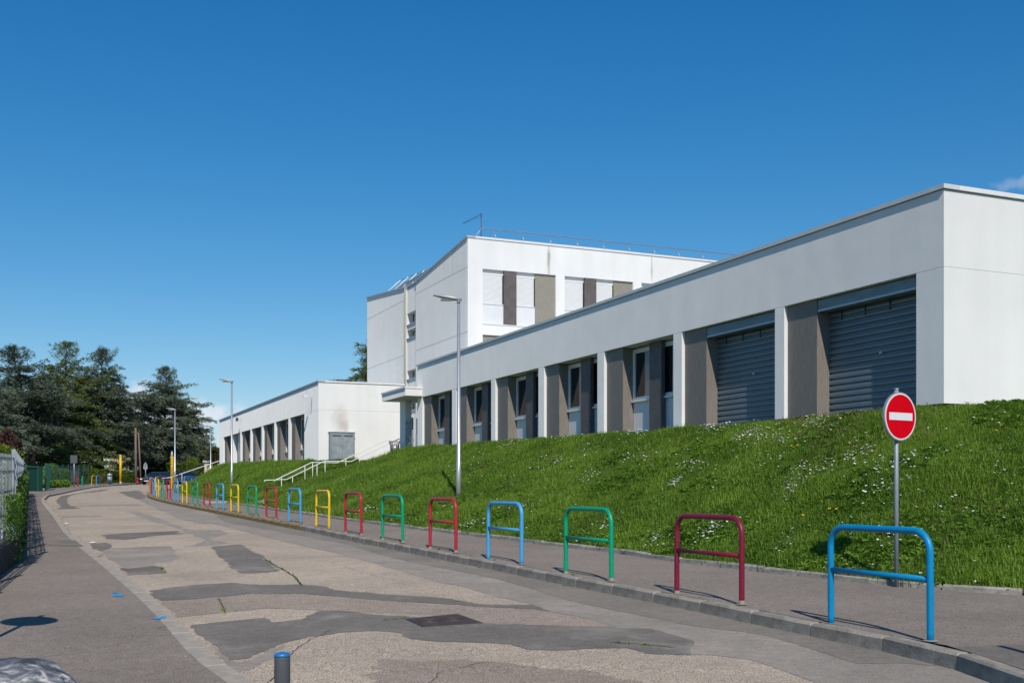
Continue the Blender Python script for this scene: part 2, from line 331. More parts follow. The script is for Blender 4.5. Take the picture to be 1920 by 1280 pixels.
# ---------------------------------------------------------------- mesh helpers
class MB:
    """collects boxes, prisms and tubes into one mesh"""
    def __init__(s): s.v = []; s.f = []; s.smooth = []
    def box(s, x0, x1, y0, y1, z0, z1):
        x0, x1 = min(x0, x1), max(x0, x1); y0, y1 = min(y0, y1), max(y0, y1); z0, z1 = min(z0, z1), max(z0, z1)
        b = len(s.v)
        s.v += [(x0,y0,z0),(x1,y0,z0),(x1,y1,z0),(x0,y1,z0),(x0,y0,z1),(x1,y0,z1),(x1,y1,z1),(x0,y1,z1)]
        for q in ((0,3,2,1),(4,5,6,7),(0,1,5,4),(1,2,6,5),(2,3,7,6),(3,0,4,7)): s.f.append(tuple(b+i for i in q)); s.smooth.append(False)
        return s
    def prism(s, pts, axis, a, b):
        """polygon pts in the plane normal to axis ('x': (y,z), 'y': (x,z), 'z': (x,y)), from a to b"""
        n = len(pts); base = len(s.v)
        for w in (a, b):
            for p in pts:
                s.v.append({'x': (w, p[0], p[1]), 'y': (p[0], w, p[1]), 'z': (p[0], p[1], w)}[axis])
        s.f.append(tuple(range(base+n-1, base-1, -1))); s.f.append(tuple(range(base+n, base+2*n))); s.smooth += [False, False]
        for i in range(n):
            j = (i+1) % n
            s.f.append((base+i, base+j, base+n+j, base+n+i)); s.smooth.append(False)
        return s
    def tube(s, pts, r, n=8, closed_ends=True):
        pts = [Vector(p) for p in pts]; rs = r if isinstance(r, (list, tuple)) else [r]*len(pts)
        base = len(s.v); prev = None
        for i, p in enumerate(pts):
            a = pts[max(i-1, 0)]; b = pts[min(i+1, len(pts)-1)]
            t = (b-a).normalized()
            if prev is None:
                up = Vector((0,0,1)) if abs(t.z) < .9 else Vector((1,0,0))
                nrm = t.cross(up).normalized()
            else:
                nrm = (prev - t*prev.dot(t)).normalized()
            prev = nrm; bn = t.cross(nrm)
            for k in range(n):
                an = 2*math.pi*k/n
                s.v.append(tuple(p + (nrm*math.cos(an)+bn*math.sin(an))*rs[i]))
        for i in range(len(pts)-1):
            for k in range(n):
                k2 = (k+1) % n
                s.f.append((base+i*n+k, base+i*n+k2, base+(i+1)*n+k2, base+(i+1)*n+k)); s.smooth.append(True)
        if closed_ends:
            s.f.append(tuple(base+k for k in range(n-1, -1, -1))); s.f.append(tuple(base+(len(pts)-1)*n+k for k in range(n))); s.smooth += [False, False]
        return s
    def lathe(s, prof, n=16, c=(0,0)):
        """prof = [(r,z)...] about a vertical axis at c"""
        base = len(s.v)
        for (r, z) in prof:
            for k in range(n):
                a = 2*math.pi*k/n; s.v.append((c[0]+r*math.cos(a), c[1]+r*math.sin(a), z))
        for i in range(len(prof)-1):
            for k in range(n):
                k2 = (k+1) % n
                s.f.append((base+i*n+k, base+i*n+k2, base+(i+1)*n+k2, base+(i+1)*n+k)); s.smooth.append(True)
        s.f.append(tuple(base+k for k in range(n-1, -1, -1))); s.f.append(tuple(base+(len(prof)-1)*n+k for k in range(n))); s.smooth += [False, False]
        return s
    def build(s, name, m, parent=None, loc=None, mesh=None):
        me = mesh or bpy.data.meshes.new(name)
        if not mesh:
            me.from_pydata(s.v, [], s.f)
            me.polygons.foreach_set('use_smooth', s.smooth)
            me.materials.append(m); me.update()
        return link(name, me, parent, loc)
def link(name, me, parent=None, loc=None, rotz=None):
    o = bpy.data.objects.new(name, me); COL.objects.link(o)
    if parent: o.parent = parent
    if loc is not None: o.location = loc
    if rotz is not None: o.rotation_euler = (0, 0, rotz)
    return o
def text_mesh(name, cu, parent):
    tmp = bpy.data.objects.new(name+'_tmp', cu); COL.objects.link(tmp)
    bpy.context.view_layer.update()
    me = bpy.data.meshes.new_from_object(tmp.evaluated_get(bpy.context.evaluated_depsgraph_get()))
    COL.objects.unlink(tmp); bpy.data.objects.remove(tmp)
    return link(name, me, parent)
def tag(o, label=None, cat=None, group=None, kind=None):
    if label: o['label'] = label
    if cat: o['category'] = cat
    if group: o['group'] = group
    if kind: o['kind'] = kind
    return o
def empty(name, loc, rotz=0.0):
    o = bpy.data.objects.new(name, None); COL.objects.link(o)
    o.location = loc; o.rotation_euler = (0, 0, rotz); o.empty_display_size = .2
    return o
def copy_thing(src, loc, rotz, swap=None):
    c = src.copy(); COL.objects.link(c); c.location = loc; c.rotation_euler = (0, 0, rotz)
    for ch in src.children:
        d = ch.copy(); COL.objects.link(d); d.parent = c
        if swap and d.data and d.data.name in swap: d.data = swap[d.data.name]
        for g in ch.children:
            e = g.copy(); COL.objects.link(e); e.parent = d
            if swap and e.data and e.data.name in swap: e.data = swap[e.data.name]
    return c
def np_mesh(name, V, Fc, m, nside, smooth=False):
    me = bpy.data.meshes.new(name)
    V = np.asarray(V, dtype=np.float32); Fc = np.asarray(Fc, dtype=np.int32)
    me.vertices.add(len(V)); me.vertices.foreach_set('co', V.ravel())
    me.loops.add(Fc.size); me.loops.foreach_set('vertex_index', Fc.ravel())
    me.polygons.add(len(Fc)); me.polygons.foreach_set('loop_start', np.arange(0, Fc.size, nside, dtype=np.int32))
    me.materials.append(m); me.update(calc_edges=True); me.validate()
    return me

# ---------------------------------------------------------------- terrain levels (z = 0 is the eye, ground rises gently away)
GR = 0.018
def tilt(y): return GR*max(-40.0, min(y, 150.0))
def road_z(y): return -1.715 + tilt(y)
def pave_z(y): return -1.575 + tilt(y)
def sm(a, b, x):
    t = max(0.0, min(1.0, (x-a)/(b-a))); return t*t*(3-2*t)
def left_z(y): return road_z(y) + 0.03 + 0.09*sm(34, 55, y)
def gp(u, v, h=1.715):
    Y = F*h/(v-880.0); return ((u-960.0)/F*Y, Y)

# ground sheet reaching the horizon
def ground():
    ys = [-300, -40, 0, 20, 40, 60, 80, 100, 120, 150, 200, 400, 1000, 4000]
    xs = [-4000, -800, -200, -100, -50, 0, 50, 100, 200, 800, 4000]
    V = [(x, y, road_z(y)-.05) for y in ys for x in xs]; n = len(xs)
    Fc = [(j*n+i, j*n+i+1, (j+1)*n+i+1, (j+1)*n+i) for j in range(len(ys)-1) for i in range(n-1)]
    me = bpy.data.meshes.new('ground'); me.from_pydata(V, [], Fc); me.materials.append(M['ground']); me.update()
    tag(link('ground', me), kind='structure')
ground()

# kerb line on the right: barriers stand a little behind it
BPOS = [(3.56,10.38),(2.39,13.02),(1.11,15.62),(-.13,18.28),(-1.35,20.76),(-2.63,23.49),(-3.87,26.02),(-5.12,28.82),(-6.43,31.57),
        (-7.71,34.17),(-8.97,36.78),(-10.24,39.39),(-11.5,42.0),(-12.76,44.61),(-14.03,47.22),(-15.29,49.83),(-16.52,52.46),(-17.73,55.09),
        (-18.92,57.74),(-20.07,60.4),(-21.18,63.08),(-22.23,65.78),(-23.2,68.5),(-24.15,71.21),(-25.1,73.95),(-25.9,76.75),(-26.5,79.6),
        (-26.9,82.45),(-27.0,85.3),(-26.8,88.2),(-26.1,91.0),(-25.0,93.7),(-23.4,96.1)]
def offset(pts, d):
    """offset a polyline to its right-hand side by d"""
    out = []
    for i, p in enumerate(pts):
        a = pts[max(i-1, 0)]; b = pts[min(i+1, len(pts)-1)]
        tx, ty = b[0]-a[0], b[1]-a[1]; L = math.hypot(tx, ty)
        out.append((p[0]+ty/L*d, p[1]-tx/L*d))
    return out
line = [(3.9, 9.75)] + BPOS + [(-20.5, 98.6), (-15, 100.6), (-5, 102), (20, 104), (60, 106)]
kerbR = [(3.9, -30), (3.95, 0), (3.93, 6.0), (3.90, 8.14), (3.756, 9.545)] + offset(line, -.22)[1:]
def resample(pts, step):
    d = [0]
    for a, b in zip(pts, pts[1:]): d.append(d[-1]+math.dist(a, b))
    n = max(2, int(d[-1]/step)+1); out = []
    xs = np.interp(np.linspace(0, d[-1], n), d, [p[0] for p in pts]); ys = np.interp(np.linspace(0, d[-1], n), d, [p[1] for p in pts])
    return list(zip(xs.tolist(), ys.tolist()))
kerbL = [(1.0, -30), (1.5, 0), (1.0, 2.8), (-.3, 5.25), (-2.05, 8.475), (-2.73, 9.74), (-3.9, 12.33), (-4.8, 14.24), (-7.02, 18.8), (-9.45, 23.7),
         (-12, 29), (-16.6, 39), (-21.7, 49.8), (-25.6, 58.4), (-29.3, 67.5), (-31.6, 75), (-34.2, 83), (-37.0, 92), (-39.3, 100), (-41.6, 110), (-43.5, 122), (-46, 150)]

def flat_poly(name, pts, zf, m, parent=None, step=None, jitter=0, seed=0, dz=0.0):
    rnd = random.Random(seed)
    if step:
        q = []
        for i in range(len(pts)):
            a, b = pts[i], pts[(i+1) % len(pts)]; L = math.dist(a, b); n = max(1, int(L/step))
            for k in range(n):
                t = k/n; x = a[0]+(b[0]-a[0])*t; y = a[1]+(b[1]-a[1])*t
                if jitter:
                    nn = mnoise.noise(Vector((x*1.3, y*1.3, seed))) + .7*mnoise.noise(Vector((x*5, y*5, seed))) + .6*mnoise.noise(Vector((x*17, y*17, seed)))
                    nm = mnoise.noise(Vector((x*1.3+40, y*1.3, seed))) + .7*mnoise.noise(Vector((x*5+40, y*5, seed))) + .6*mnoise.noise(Vector((x*17+40, y*17, seed)))
                    x += nn*jitter; y += nm*jitter
                q.append((x, y))
        pts = q
    V = [Vector((x, y, 0)) for x, y in pts]
    tris = tessellate_polygon([V])
    me = bpy.data.meshes.new(name)
    me.from_pydata([(p.x, p.y, zf(p.y)+dz) for p in V], [], [tuple(t) for t in tris])
    bm = bmesh.new(); bm.from_mesh(me); bmesh.ops.recalc_face_normals(bm, faces=bm.faces)
    for f in bm.faces:
        if f.normal.z < 0: f.normal_flip()
    bm.to_mesh(me); bm.free(); me.materials.append(m)
    return link(name, me, parent)

road_pts = kerbR[:] + [(60, 135), (-20, 131), (-34, 128), (-43.5, 125)] + kerbL[::-1][2:]
road = flat_poly('road', road_pts, road_z, M['road']); tag(road, kind='structure')

# asphalt repairs in the road: thin sheets on the old surface
patches = [
 ('patch', [(272,1107),(333,1099),(427,1092),(493,1097),(567,1095),(617,1100),(640,1108),(707,1112),(787,1118),(853,1123),(890,1130),(940,1133),(1000,1133),(1035,1147),(1000,1141),(907,1137),(807,1132),(723,1125),(640,1118),(567,1113),(483,1112),(417,1118),(350,1123),(300,1125)], .08),
 ('patch', [(353,1172),(400,1167),(450,1162),(500,1158),(510,1167),(567,1160),(600,1145),(640,1145),(707,1152),(763,1155),(907,1168),(1007,1171),(1140,1175),(1223,1180),(1300,1200),(1300,1228),(1207,1225),(1173,1215),(1107,1215),(1057,1220),(990,1217),(960,1207),(873,1203),(813,1202),(773,1197),(747,1185),(690,1183),(640,1185),(583,1193),(533,1203),(500,1217),(467,1233),(437,1237),(393,1203),(367,1183)], .05),
 ('patch', [(167,1020),(203,1017),(210,1026),(187,1033)], .05),
 ('trench', [(187,1033),(210,1027),(320,1022.7),(333,1043),(327,1052),(288,1055),(290,1060),(240,1066),(222,1058)], .08),
 ('patch', [(222,1063),(240,1066),(290,1060),(305,1063),(310,1074),(240,1078)], .06),
 ('patch', [(398,1024),(450,1020),(487,1040),(517,1068),(500,1073),(450,1074),(427,1057),(407,1037)], .1),
 ('patch', [(188,1003),(233,999),(333,995),(343,1000),(300,1003),(233,1012),(200,1010)], .12),
 ('trench', [(238,958),(263,960),(333,983),(353,993),(413,993),(430,1000),(400,1007),(397,1012),(440,1017),(400,1021),(340,1026),(380,1017),(383,1010),(353,1000),(327,988),(287,978)], .12),
 ('trench', [(113,967),(187,966),(190,968),(117,970)], .1),
 ('trench', [(83,949),(260,944),(263,947),(140,950)], .1),
 ('patch', [(106,937),(116,929),(141,925),(180,919),(205,916),(190,921),(150,925),(133,928),(125,936),(128,945),(137,950),(155,953),(106,954),(115,950),(108,943)], .1),
 ('trench', [(313,963),(380,967),(407,980),(380,982),(333,972)], .12),
 ('trench', [(560,1130),(640,1133),(760,1142),(640,1143),(600,1142),(520,1146),(420,1152),(360,1157),(330,1160),(345,1152),(430,1141),(500,1134)], .06),
 ('patch', [(225,922),(262,919),(275,932),(262,936),(240,930)], .2),
]
def asphalt_patch(kind, pts, jit, seed, dz):
    o = flat_poly('asphalt_patch', pts, road_z, M[kind], step=.05 if pts[0][1] < 40 else .3, jitter=jit*1.3, seed=seed, dz=dz)
    return tag(o, kind='structure')
for i, (k, px, jit) in enumerate(patches):
    if i == 12: continue
    asphalt_patch(k, [gp(*p) for p in px], jit*.8, i+1, .004 if k == 'patch' else .0025)
asphalt_patch('road_mid', [gp(*p) for p in [(300,1125),(350,1123),(417,1118),(483,1112),(567,1113),(640,1118),(723,1125),(807,1132),(907,1137),(1000,1141),(1050,1150),(1120,1163),(1200,1178),(1140,1175),(1007,1170),(907,1166),(800,1152),(640,1146),(600,1144),(567,1142),(500,1139),(417,1148),(330,1157)]], .03, 55, .0012)
asphalt_patch('road_mid', [gp(*p) for p in [(700,1242),(860,1236),(1010,1248),(1150,1262),(1290,1300),(900,1300),(700,1296)]], .12, 56, .0012)
asphalt_patch('trench', [gp(*p) for p in [(398,1207),(440,1240),(470,1236),(505,1219),(545,1206),(520,1226),(470,1252),(440,1262),(415,1240)]], .06, 57, .0018)
M['crack'] = mat('crack_dark', (.045, .040, .034), 1, 0, .05, noise=.4, nscale=6)
def crack(px, w, seed, zf=road_z, h=1.715):
    P = resample([gp(u, v, h) for u, v in px], .07); L = []; R_ = []
    for i, p in enumerate(P):
        a = P[max(i-1, 0)]; b = P[min(i+1, len(P)-1)]; tx, ty = b[0]-a[0], b[1]-a[1]; q = math.hypot(tx, ty) or 1
        o = .035*mnoise.noise(Vector((p[0]*3, p[1]*3, seed))) + .02*mnoise.noise(Vector((p[0]*11, p[1]*11, seed))); ww = w*(.5+.9*abs(mnoise.noise(Vector((p[0]*2, p[1]*2, seed+3)))))
        if i in (0, len(P)-1): ww = .001
        L.append((p[0]+ty/q*(o-ww), p[1]-tx/q*(o-ww))); R_.append((p[0]+ty/q*(o+ww), p[1]-tx/q*(o+ww)))
    return ribbon('crack', L, R_, zf, M['crack'], dz=.0072)
# long trench repair beside the right kerb
inner = [gp(*p) for p in [(264,925),(262,938),(300,957),(360,972),(433,990),(533,1015),(633,1037),(690,1052),(740,1067),(827,1092),(873,1100),(940,1120),(993,1132),(1040,1148),(1107,1160),(1160,1177),(1280,1226),(1340,1228),(1413,1237),(1480,1260),(1560,1290)]]
kr = [p for p in kerbR if 0 <= p[1] <= 70]
strip = inner + [(1.6, 6.5), (2.2, 4.0), (3.94, 3.0)] + [(x-.005, y) for x, y in kr[1:]]
asphalt_patch('trench', strip, .03, 40, .003)
inner2 = [gp(*p) for p in [(420,978),(640,1018),(740,1047),(790,1057),(940,1087),(1073,1127),(1280,1170),(1447,1193),(1613,1245),(1680,1243)]]
kr2 = [p for p in kerbR if 9.6 <= p[1] <= 44]
asphalt_patch('trench2', inner2 + [(3.72, 9.3)] + kr2, .03, 41, .0055)
# crossing stripes at the far bend
for (u, v, w) in [(218,912.0,17),(238,913.2,17),(258,914.6,16)]:
    a = gp(u-w/2, v); b = gp(u+w/2, v); c = (b[0]+.5, b[1]-2.2); d = (a[0]+.5, a[1]-2.2)
    tag(flat_poly('crossing_stripe', [a, b, c, d], road_z, M['paint_white'], dz=.013), kind='structure')

# stones laid along a line, every stone its own object
def stone_mesh(name, L, w, h, m, bev=.02, rough=0.0, seed=0):
    rnd = random.Random(seed)
    bm = bmesh.new(); bmesh.ops.create_cube(bm, size=1)
    for v in bm.verts: v.co = Vector((v.co.x*L, v.co.y*w, (v.co.z-.5)*h))
    es = [e for e in bm.edges if all(v.co.z > -h*.5 for v in e.verts)]
    bmesh.ops.bevel(bm, geom=es, offset=bev, segments=1, affect='EDGES')
    if rough:
        for v in bm.verts: v.co += Vector((rnd.uniform(-1,1), rnd.uniform(-1,1), rnd.uniform(-1,1)))*rough
    me = bpy.data.meshes.new(name); bm.to_mesh(me); bm.free(); me.materials.append(m)
    return me
def lay(parent, name, line, meshes, L, w, zf, y0, y1, jit=0.0, seed=0, side=-1, sel=None):
    """side -1: stones lie to the right of the line"""
    rnd = random.Random(seed)
    P = resample(line, L*1.0)
    for a, b in zip(P, P[1:]):
        cx, cy = (a[0]+b[0])/2, (a[1]+b[1])/2
        if not (y0 <= cy <= y1): continue
        th = math.atan2(b[1]-a[1], b[0]-a[0]); n = (math.sin(th), -math.cos(th))
        if side > 0: n = (-n[0], -n[1])
        me = meshes[rnd.randrange(len(meshes))] if not sel else sel(cx, cy, rnd)
        o = link(name, me, parent)
        x, y = cx+n[0]*w/2, cy+n[1]*w/2
        o.location = (x, y, zf(y)+rnd.uniform(-1,1)*jit)
        o.rotation_euler = (0, -math.atan(GR*math.sin(th)), th+rnd.uniform(-1,1)*jit*.6)
def kz(y): return pave_z(y)+.004
kR = tag(empty('kerb', (0,0,0)), kind='structure')
ms_new = [stone_mesh('kerb_stone', .985, .15, .26, M['kerb'], .022, .003, s) for s in range(4)]
ms_old = [stone_mesh('kerb_stone_old', .985, .16, .26, M['kerb_moss'], .03, .008, s+9) for s in range(4)]
def ksel(x, y, rnd): return (ms_old if y > 30 else ms_new)[rnd.randrange(4)]
lay(kR, 'kerb_stone', kerbR, None, 1.0, .15, kz, -4, 103, .004, 1, -1, ksel)
kL = tag(empty('kerb', (0,0,0)), kind='structure')
ms_l = [stone_mesh('kerb_stone_light', .992, .19, .22, M['kerb_light'], .012, .002, s) for s in range(4)]
lay(kL, 'kerb_stone', kerbL, ms_l, 1.0, .19, left_z, -4, 124, .002, 2, 1)

# ---------------------------------------------------------------- pavements
def ribbon(name, A, B, zf, m, kind='structure', across=1, dz=0.0):
    n = len(A); V = []; Fc = []
    for i in range(n):
        for k in range(across+1):
            t = k/across; x = A[i][0]+(B[i][0]-A[i][0])*t; y = A[i][1]+(B[i][1]-A[i][1])*t
            V.append((x, y, zf(y)+dz))
    for i in range(n-1):
        for k in range(across):
            q = i*(across+1)+k; Fc.append((q, q+1, q+across+2, q+across+1))
    me = bpy.data.meshes.new(name); me.from_pydata(V, [], Fc)
    bm = bmesh.new(); bm.from_mesh(me)
    for f in bm.faces:
        f.normal_update()
        if f.normal.z < 0: f.normal_flip()
    bm.to_mesh(me); bm.free(); me.materials.append(m)
    return tag(link(name, me), kind=kind)
# foot of the grass bank (front of the stone edging)
edge = [(60, 9), (30, 9.8), (16, 11.2), (10.5, 12.0), (8.2, 12.6), (6.5, 13.4), (5.25, 14.4), (4.35, 15.75), (2.93, 18.1), (2.0, 20.2), (.15, 23.5), (-2.4, 28.1), (-4.9, 32.8),
        (-8.0, 39), (-11.0, 45.3), (-13.9, 51.5), (-16.2, 56.5), (-18.4, 61.5), (-20.4, 66.3), (-22.2, 71), (-23.8, 76), (-24.9, 80.5), (-25.3, 85.5), (-24.6, 90), (-23, 93.5), (-20, 96.5), (-15, 98.6), (-5, 100)]
kb = resample(offset(kerbR[2:], .15), .8)
def nearest(p, pts): return min(pts, key=lambda q: (q[0]-p[0])**2+(q[1]-p[1])**2)
er = resample(edge, .8)
# pavement right: polygon between kerb back and edging
pr = [p for p in offset(kerbR, .15)] 
pav = pr[:-2] + [p for p in reversed(edge[1:])] + [(30, -30)]
tag(flat_poly('pavement', pav, pave_z, M['pavement']), kind='structure')
# new asphalt square on the right pavement
flat = flat_poly('asphalt_patch', [gp(*p, h=1.575) for p in [(1786,1213),(1920,1209),(1990,1235),(1990,1290),(1920,1255)]], pave_z, M['patch'], step=.3, jitter=.02, seed=77, dz=.005)
tag(flat, kind='structure')
kbL = offset(kerbL, -.19)
outerL = [(-14, -30), (-14, 0), (-13.5, 2.8), (-12, 5.25), (-11.5, 8.475), (-10, 9.74), (-9.2, 12.33), (-9.0, 14.24), (-9.6, 18.8), (-11.3, 23.7), (-13.7, 29), (-18.3, 39), (-23.2, 49.8), (-27.2, 58.4), (-31.2, 67.5), (-35.2, 75), (-39.5, 82), (-42, 92), (-44, 100), (-46.5, 110), (-49, 122), (-60, 150)]
ribbon('pavement', kbL, outerL, left_z, M['pavement'], across=2, dz=-.004)
tag(flat_poly('pavement', [(-14,-30),(-14,0),(-13.5,2.8),(-12,5.25),(-11.5,8.475),(-10,9.74),(-9.2,12.33),(-9.0,14.24),(-9.6,18.8),(-16,18.8),(-30,0),(-30,-30)], left_z, M['ground'], dz=-.01), kind='structure')
tag(flat_poly('asphalt_patch', [gp(*p, h=1.685) for p in [(86,1013),(140,1012),(158,1024),(92,1022)]], left_z, M['patch'], step=.2, jitter=.03, seed=5, dz=.002), kind='structure')
for pts, sd in (([(212,1112),(230,1114),(232,1118),(214,1117.5)], 1), ([(282,1159.5),(300,1155.5),(309,1154.6),(312,1158),(296,1161)], 2), ([(212,1109),(219,1109),(220,1111),(213,1111.5)], 3)):
    tag(flat_poly('paint_mark', [gp(*p, h=1.685) for p in pts], left_z, M['paint_blue'], step=.03, jitter=.012, seed=sd, dz=.003), kind='structure')
for k, (px, w) in enumerate([([(497,1048),(520,1062),(552,1080),(566,1098)], .014), ([(1140,1204),(1200,1208),(1270,1215)], .010), ([(330,1157),(417,1149),(500,1140),(567,1142),(640,1146),(700,1150)], .007),
        ([(300,1062),(280,1066),(230,1068)], .006), ([(412,1122),(416,1135),(425,1150)], .008), ([(620,1180),(560,1212),(520,1250),(500,1290)], .005), ([(1000,1236),(900,1243),(820,1262),(800,1290)], .004),
        ([(640,1060),(700,1078),(760,1092)], .004)]):
    crack(px, w, k)
for k, (px, w) in enumerate([([(296,1178),(312,1172),(325,1170)], .004), ([(0,1050),(60,1046),(150,1042)], .004), ([(20,1238),(120,1226),(240,1222)], .003)]):
    crack(px, w, 30+k, lambda y: left_z(y)-.008, 1.685)
# far kerb and pavement across the side street
far = [(-43.5, 125.2), (-34, 128.2), (-20, 131.2), (60, 135.2)]
ribbon('pavement', far, [(-50, 133), (-36, 136), (-20, 139), (60, 142)], pave_z, M['pavement'], across=1)
kF = tag(empty('kerb', (0,0,0)), kind='structure')
lay(kF, 'kerb_stone', far, ms_old, 1.0, .15, kz, 100, 140, .004, 5, 1)

# ---------------------------------------------------------------- grass bank
dF = Vector((-.393, .9195, 0)).normalized(); nF = Vector((.9195, .393, 0)).normalized()       # along the facade / inwards
dT = Vector((-.3997, .9167, 0)).normalized(); nT = Vector((.9167, .3997, 0)).normalized()
P0 = Vector((8.30, 20.5, 0)); P1 = Vector((-10.45, 57.6, 0)); P2 = Vector((-2.12, 51.1, 0))
def fpt(s, d): q = P0 + dF*s + nF*d; return (q.x, q.y)
def lpt(s, d): q = P1 + dT*s + nT*d; return (q.x, q.y)
# stations: edging point, crest point, crest height
ST = [((60, 9), (60, 30), 3.6), ((30, 9.8), (32, 27), 2.7), ((16, 11.2), (17.5, 22.9), 2.0), ((10.5, 12.0), (12.0, 21.0), 1.74), ((8.2, 12.6), (10.0, 20.5), 1.64), ((6.5, 13.4), (8.8, 20.1), 1.56),
      ((5.25, 14.4), fpt(.4, -.45), 1.54), ((4.35, 15.75), fpt(2.0, -.4), 1.53), ((2.93, 18.1), fpt(4.5, -.4), 1.53), ((2.0, 20.2), fpt(6.5, -.4), 1.54), ((.15, 23.5), fpt(10, -.4), 1.56),
      ((-2.4, 28.1), fpt(14.3, -.4), 1.62), ((-4.9, 32.8), fpt(18.7, -.4), 1.69), ((-8.0, 39), fpt(24.4, -.4), 1.76), ((-11.0, 45.3), fpt(29.5, -.3), 1.84), ((-12.6, 48.7), fpt(32.4, -.2), 1.86),
      ((-13.9, 51.5), (-5.3, 54.6), 1.56), ((-16.2, 56.5), lpt(-.3, .1), 1.50), ((-18.4, 61.5), lpt(3.5, -.4), 1.54), ((-20.4, 66.3), lpt(8, -.4), 1.58), ((-22.2, 71), lpt(13, -.4), 1.64), ((-23.8, 76), lpt(18.5, -.4), 1.72),
      ((-24.9, 80.5), lpt(24, -.4), 1.80), ((-25.3, 85.5), lpt(29, -.3), 1.84), ((-24.6, 90), (-22.6, 85.9), 1.85), ((-23, 93.5), (-19.5, 87), 1.86), ((-20, 96.5), (-16.5, 88), 1.86), ((-15, 98.6), (-12, 90), 1.86), ((-5, 100), (-4, 91), 1.86)]
# widen the far end so the bank runs on to the left building's far corner
ST[23] = ((-26.6, 86), lpt(30, -.5), 1.84); ST[24] = ((-27.0, 90), lpt(35.2, -.5), 1.84); ST[25] = ((-26.0, 93.5), lpt(36.6, .3), 1.80); ST[26] = ((-22, 96.8), lpt(36.8, 3.5), 1.80)
def bank_curve():
    d = [0]
    for a, b in zip(ST, ST[1:]): d.append(d[-1]+math.dist(a[0], b[0])*.5+math.dist(a[1], b[1])*.5)
    n = int(d[-1]/.35); q = np.linspace(0, d[-1], n)
    return [np.interp(q, d, [g(s) for s in ST]) for g in (lambda s: s[0][0], lambda s: s[0][1], lambda s: s[1][0], lambda s: s[1][1], lambda s: s[2])]
EX, EY, CX, CY, CZ = bank_curve()
NB = len(EX)
STAIR0 = Vector((-11.33, 51.5, 0)); STE = Vector((.9167, .3997, 0))   # near rail line of the main stairs
STD = Vector((-.3997, .9167, 0))
def stair_ground(w):
    pts = [(-6, -.80), (-.3, -.62), (.39, -.46), (2.3, .46), (3.66, .46), (6.23, 1.64), (8, 1.64)]
    return float(np.interp(w, [p[0] for p in pts], [p[1] for p in pts]))
def stair_dist(x, y):
    q = Vector((x, y, 0)) - STAIR0
    return q.dot(STE), q.dot(STD)          # w along, k across (0..2.8 = the steps)
def bank_eval(i, t):
    """i float station index, t 0 foot .. 1 crest (>1 plateau)"""
    x = np.interp(i, range(NB), EX); y = np.interp(i, range(NB), EY); cx = np.interp(i, range(NB), CX); cy = np.interp(i, range(NB), CY); cz = np.interp(i, range(NB), CZ)
    X = x+(cx-x)*t; Y = y+(cy-y)*t
    z0 = -1.575+GR*np.minimum(y, 150)+.03
    tt = np.minimum(t, 1.0); ff = tt**1.15 + .02*np.sin(tt*np.pi)
    Z = z0+(cz-z0)*np.where(t > 1, 1.0, ff)
    Z = Z + np.where((t > .02) & (t < 1.0), .035*np.sin(X*1.7+Y*.9)*np.sin(Y*1.3-X*.6)*np.minimum(1, tt*6)*np.minimum(1, (1-tt)*6), 0)
    return X, Y, Z
def carve(X, Y, Z):
    """lower the bank under the stairs"""
    w = (X-STAIR0.x)*STE.x + (Y-STAIR0.y)*STE.y; k = (X-STAIR0.x)*STD.x + (Y-STAIR0.y)*STD.y
    g = np.interp(w, [-6, -.3, .39, 2.3, 3.66, 6.23, 8], [-.80, -.62, -.46, .46, .46, 1.64, 1.64])
    m = np.clip((np.minimum(k+.35, 3.15-k))/.3, 0, 1)*((w > -3) & (w < 9))
    return np.where(m > 0, np.minimum(Z, Z*(1-m)+(g-.10)*m), Z), m
def bank():
    ts = np.concatenate([np.linspace(0, 1, 25), [1.12, 1.4]])
    I, T = np.meshgrid(np.arange(NB), ts, indexing='ij')
    X, Y, Z = bank_eval(I.ravel(), T.ravel()); Z, _ = carve(X, Y, Z)
    V = np.stack([X, Y, Z], 1); n = len(ts)
    idx = np.arange(NB*n).reshape(NB, n)
    Fc = np.stack([idx[:-1, :-1], idx[1:, :-1], idx[1:, 1:], idx[:-1, 1:]], -1).reshape(-1, 4)
    me = np_mesh('grass_bank', V, Fc, M['soil'], 4); me.polygons.foreach_set('use_smooth', [True]*len(me.polygons))
    o = link('grass_bank', me); tag(o, kind='structure')
bank()
# plateau behind the crest under and around the buildings
tag(flat_poly('plateau', [(60,30),(32,27),(17.5,22.9),(12,21),fpt(0,.6),fpt(32.5,.6),(-5.0,54.3),lpt(0,.8),lpt(35.5,.8),lpt(36.8,6),(20,96),(60,60)], lambda y: 1.50, M['soil']), kind='structure')
eS = tag(empty('stone_edging', (0,0,0)), kind='structure')
ms_e = [stone_mesh('edging_stone', .97, .10, .30, M['edging'], .025, .012, s+30) for s in range(6)]
lay(eS, 'edging_stone', edge[2:], ms_e, .98, .10, lambda y: pave_z(y)+.085, 0, 98, .014, 7, 1)

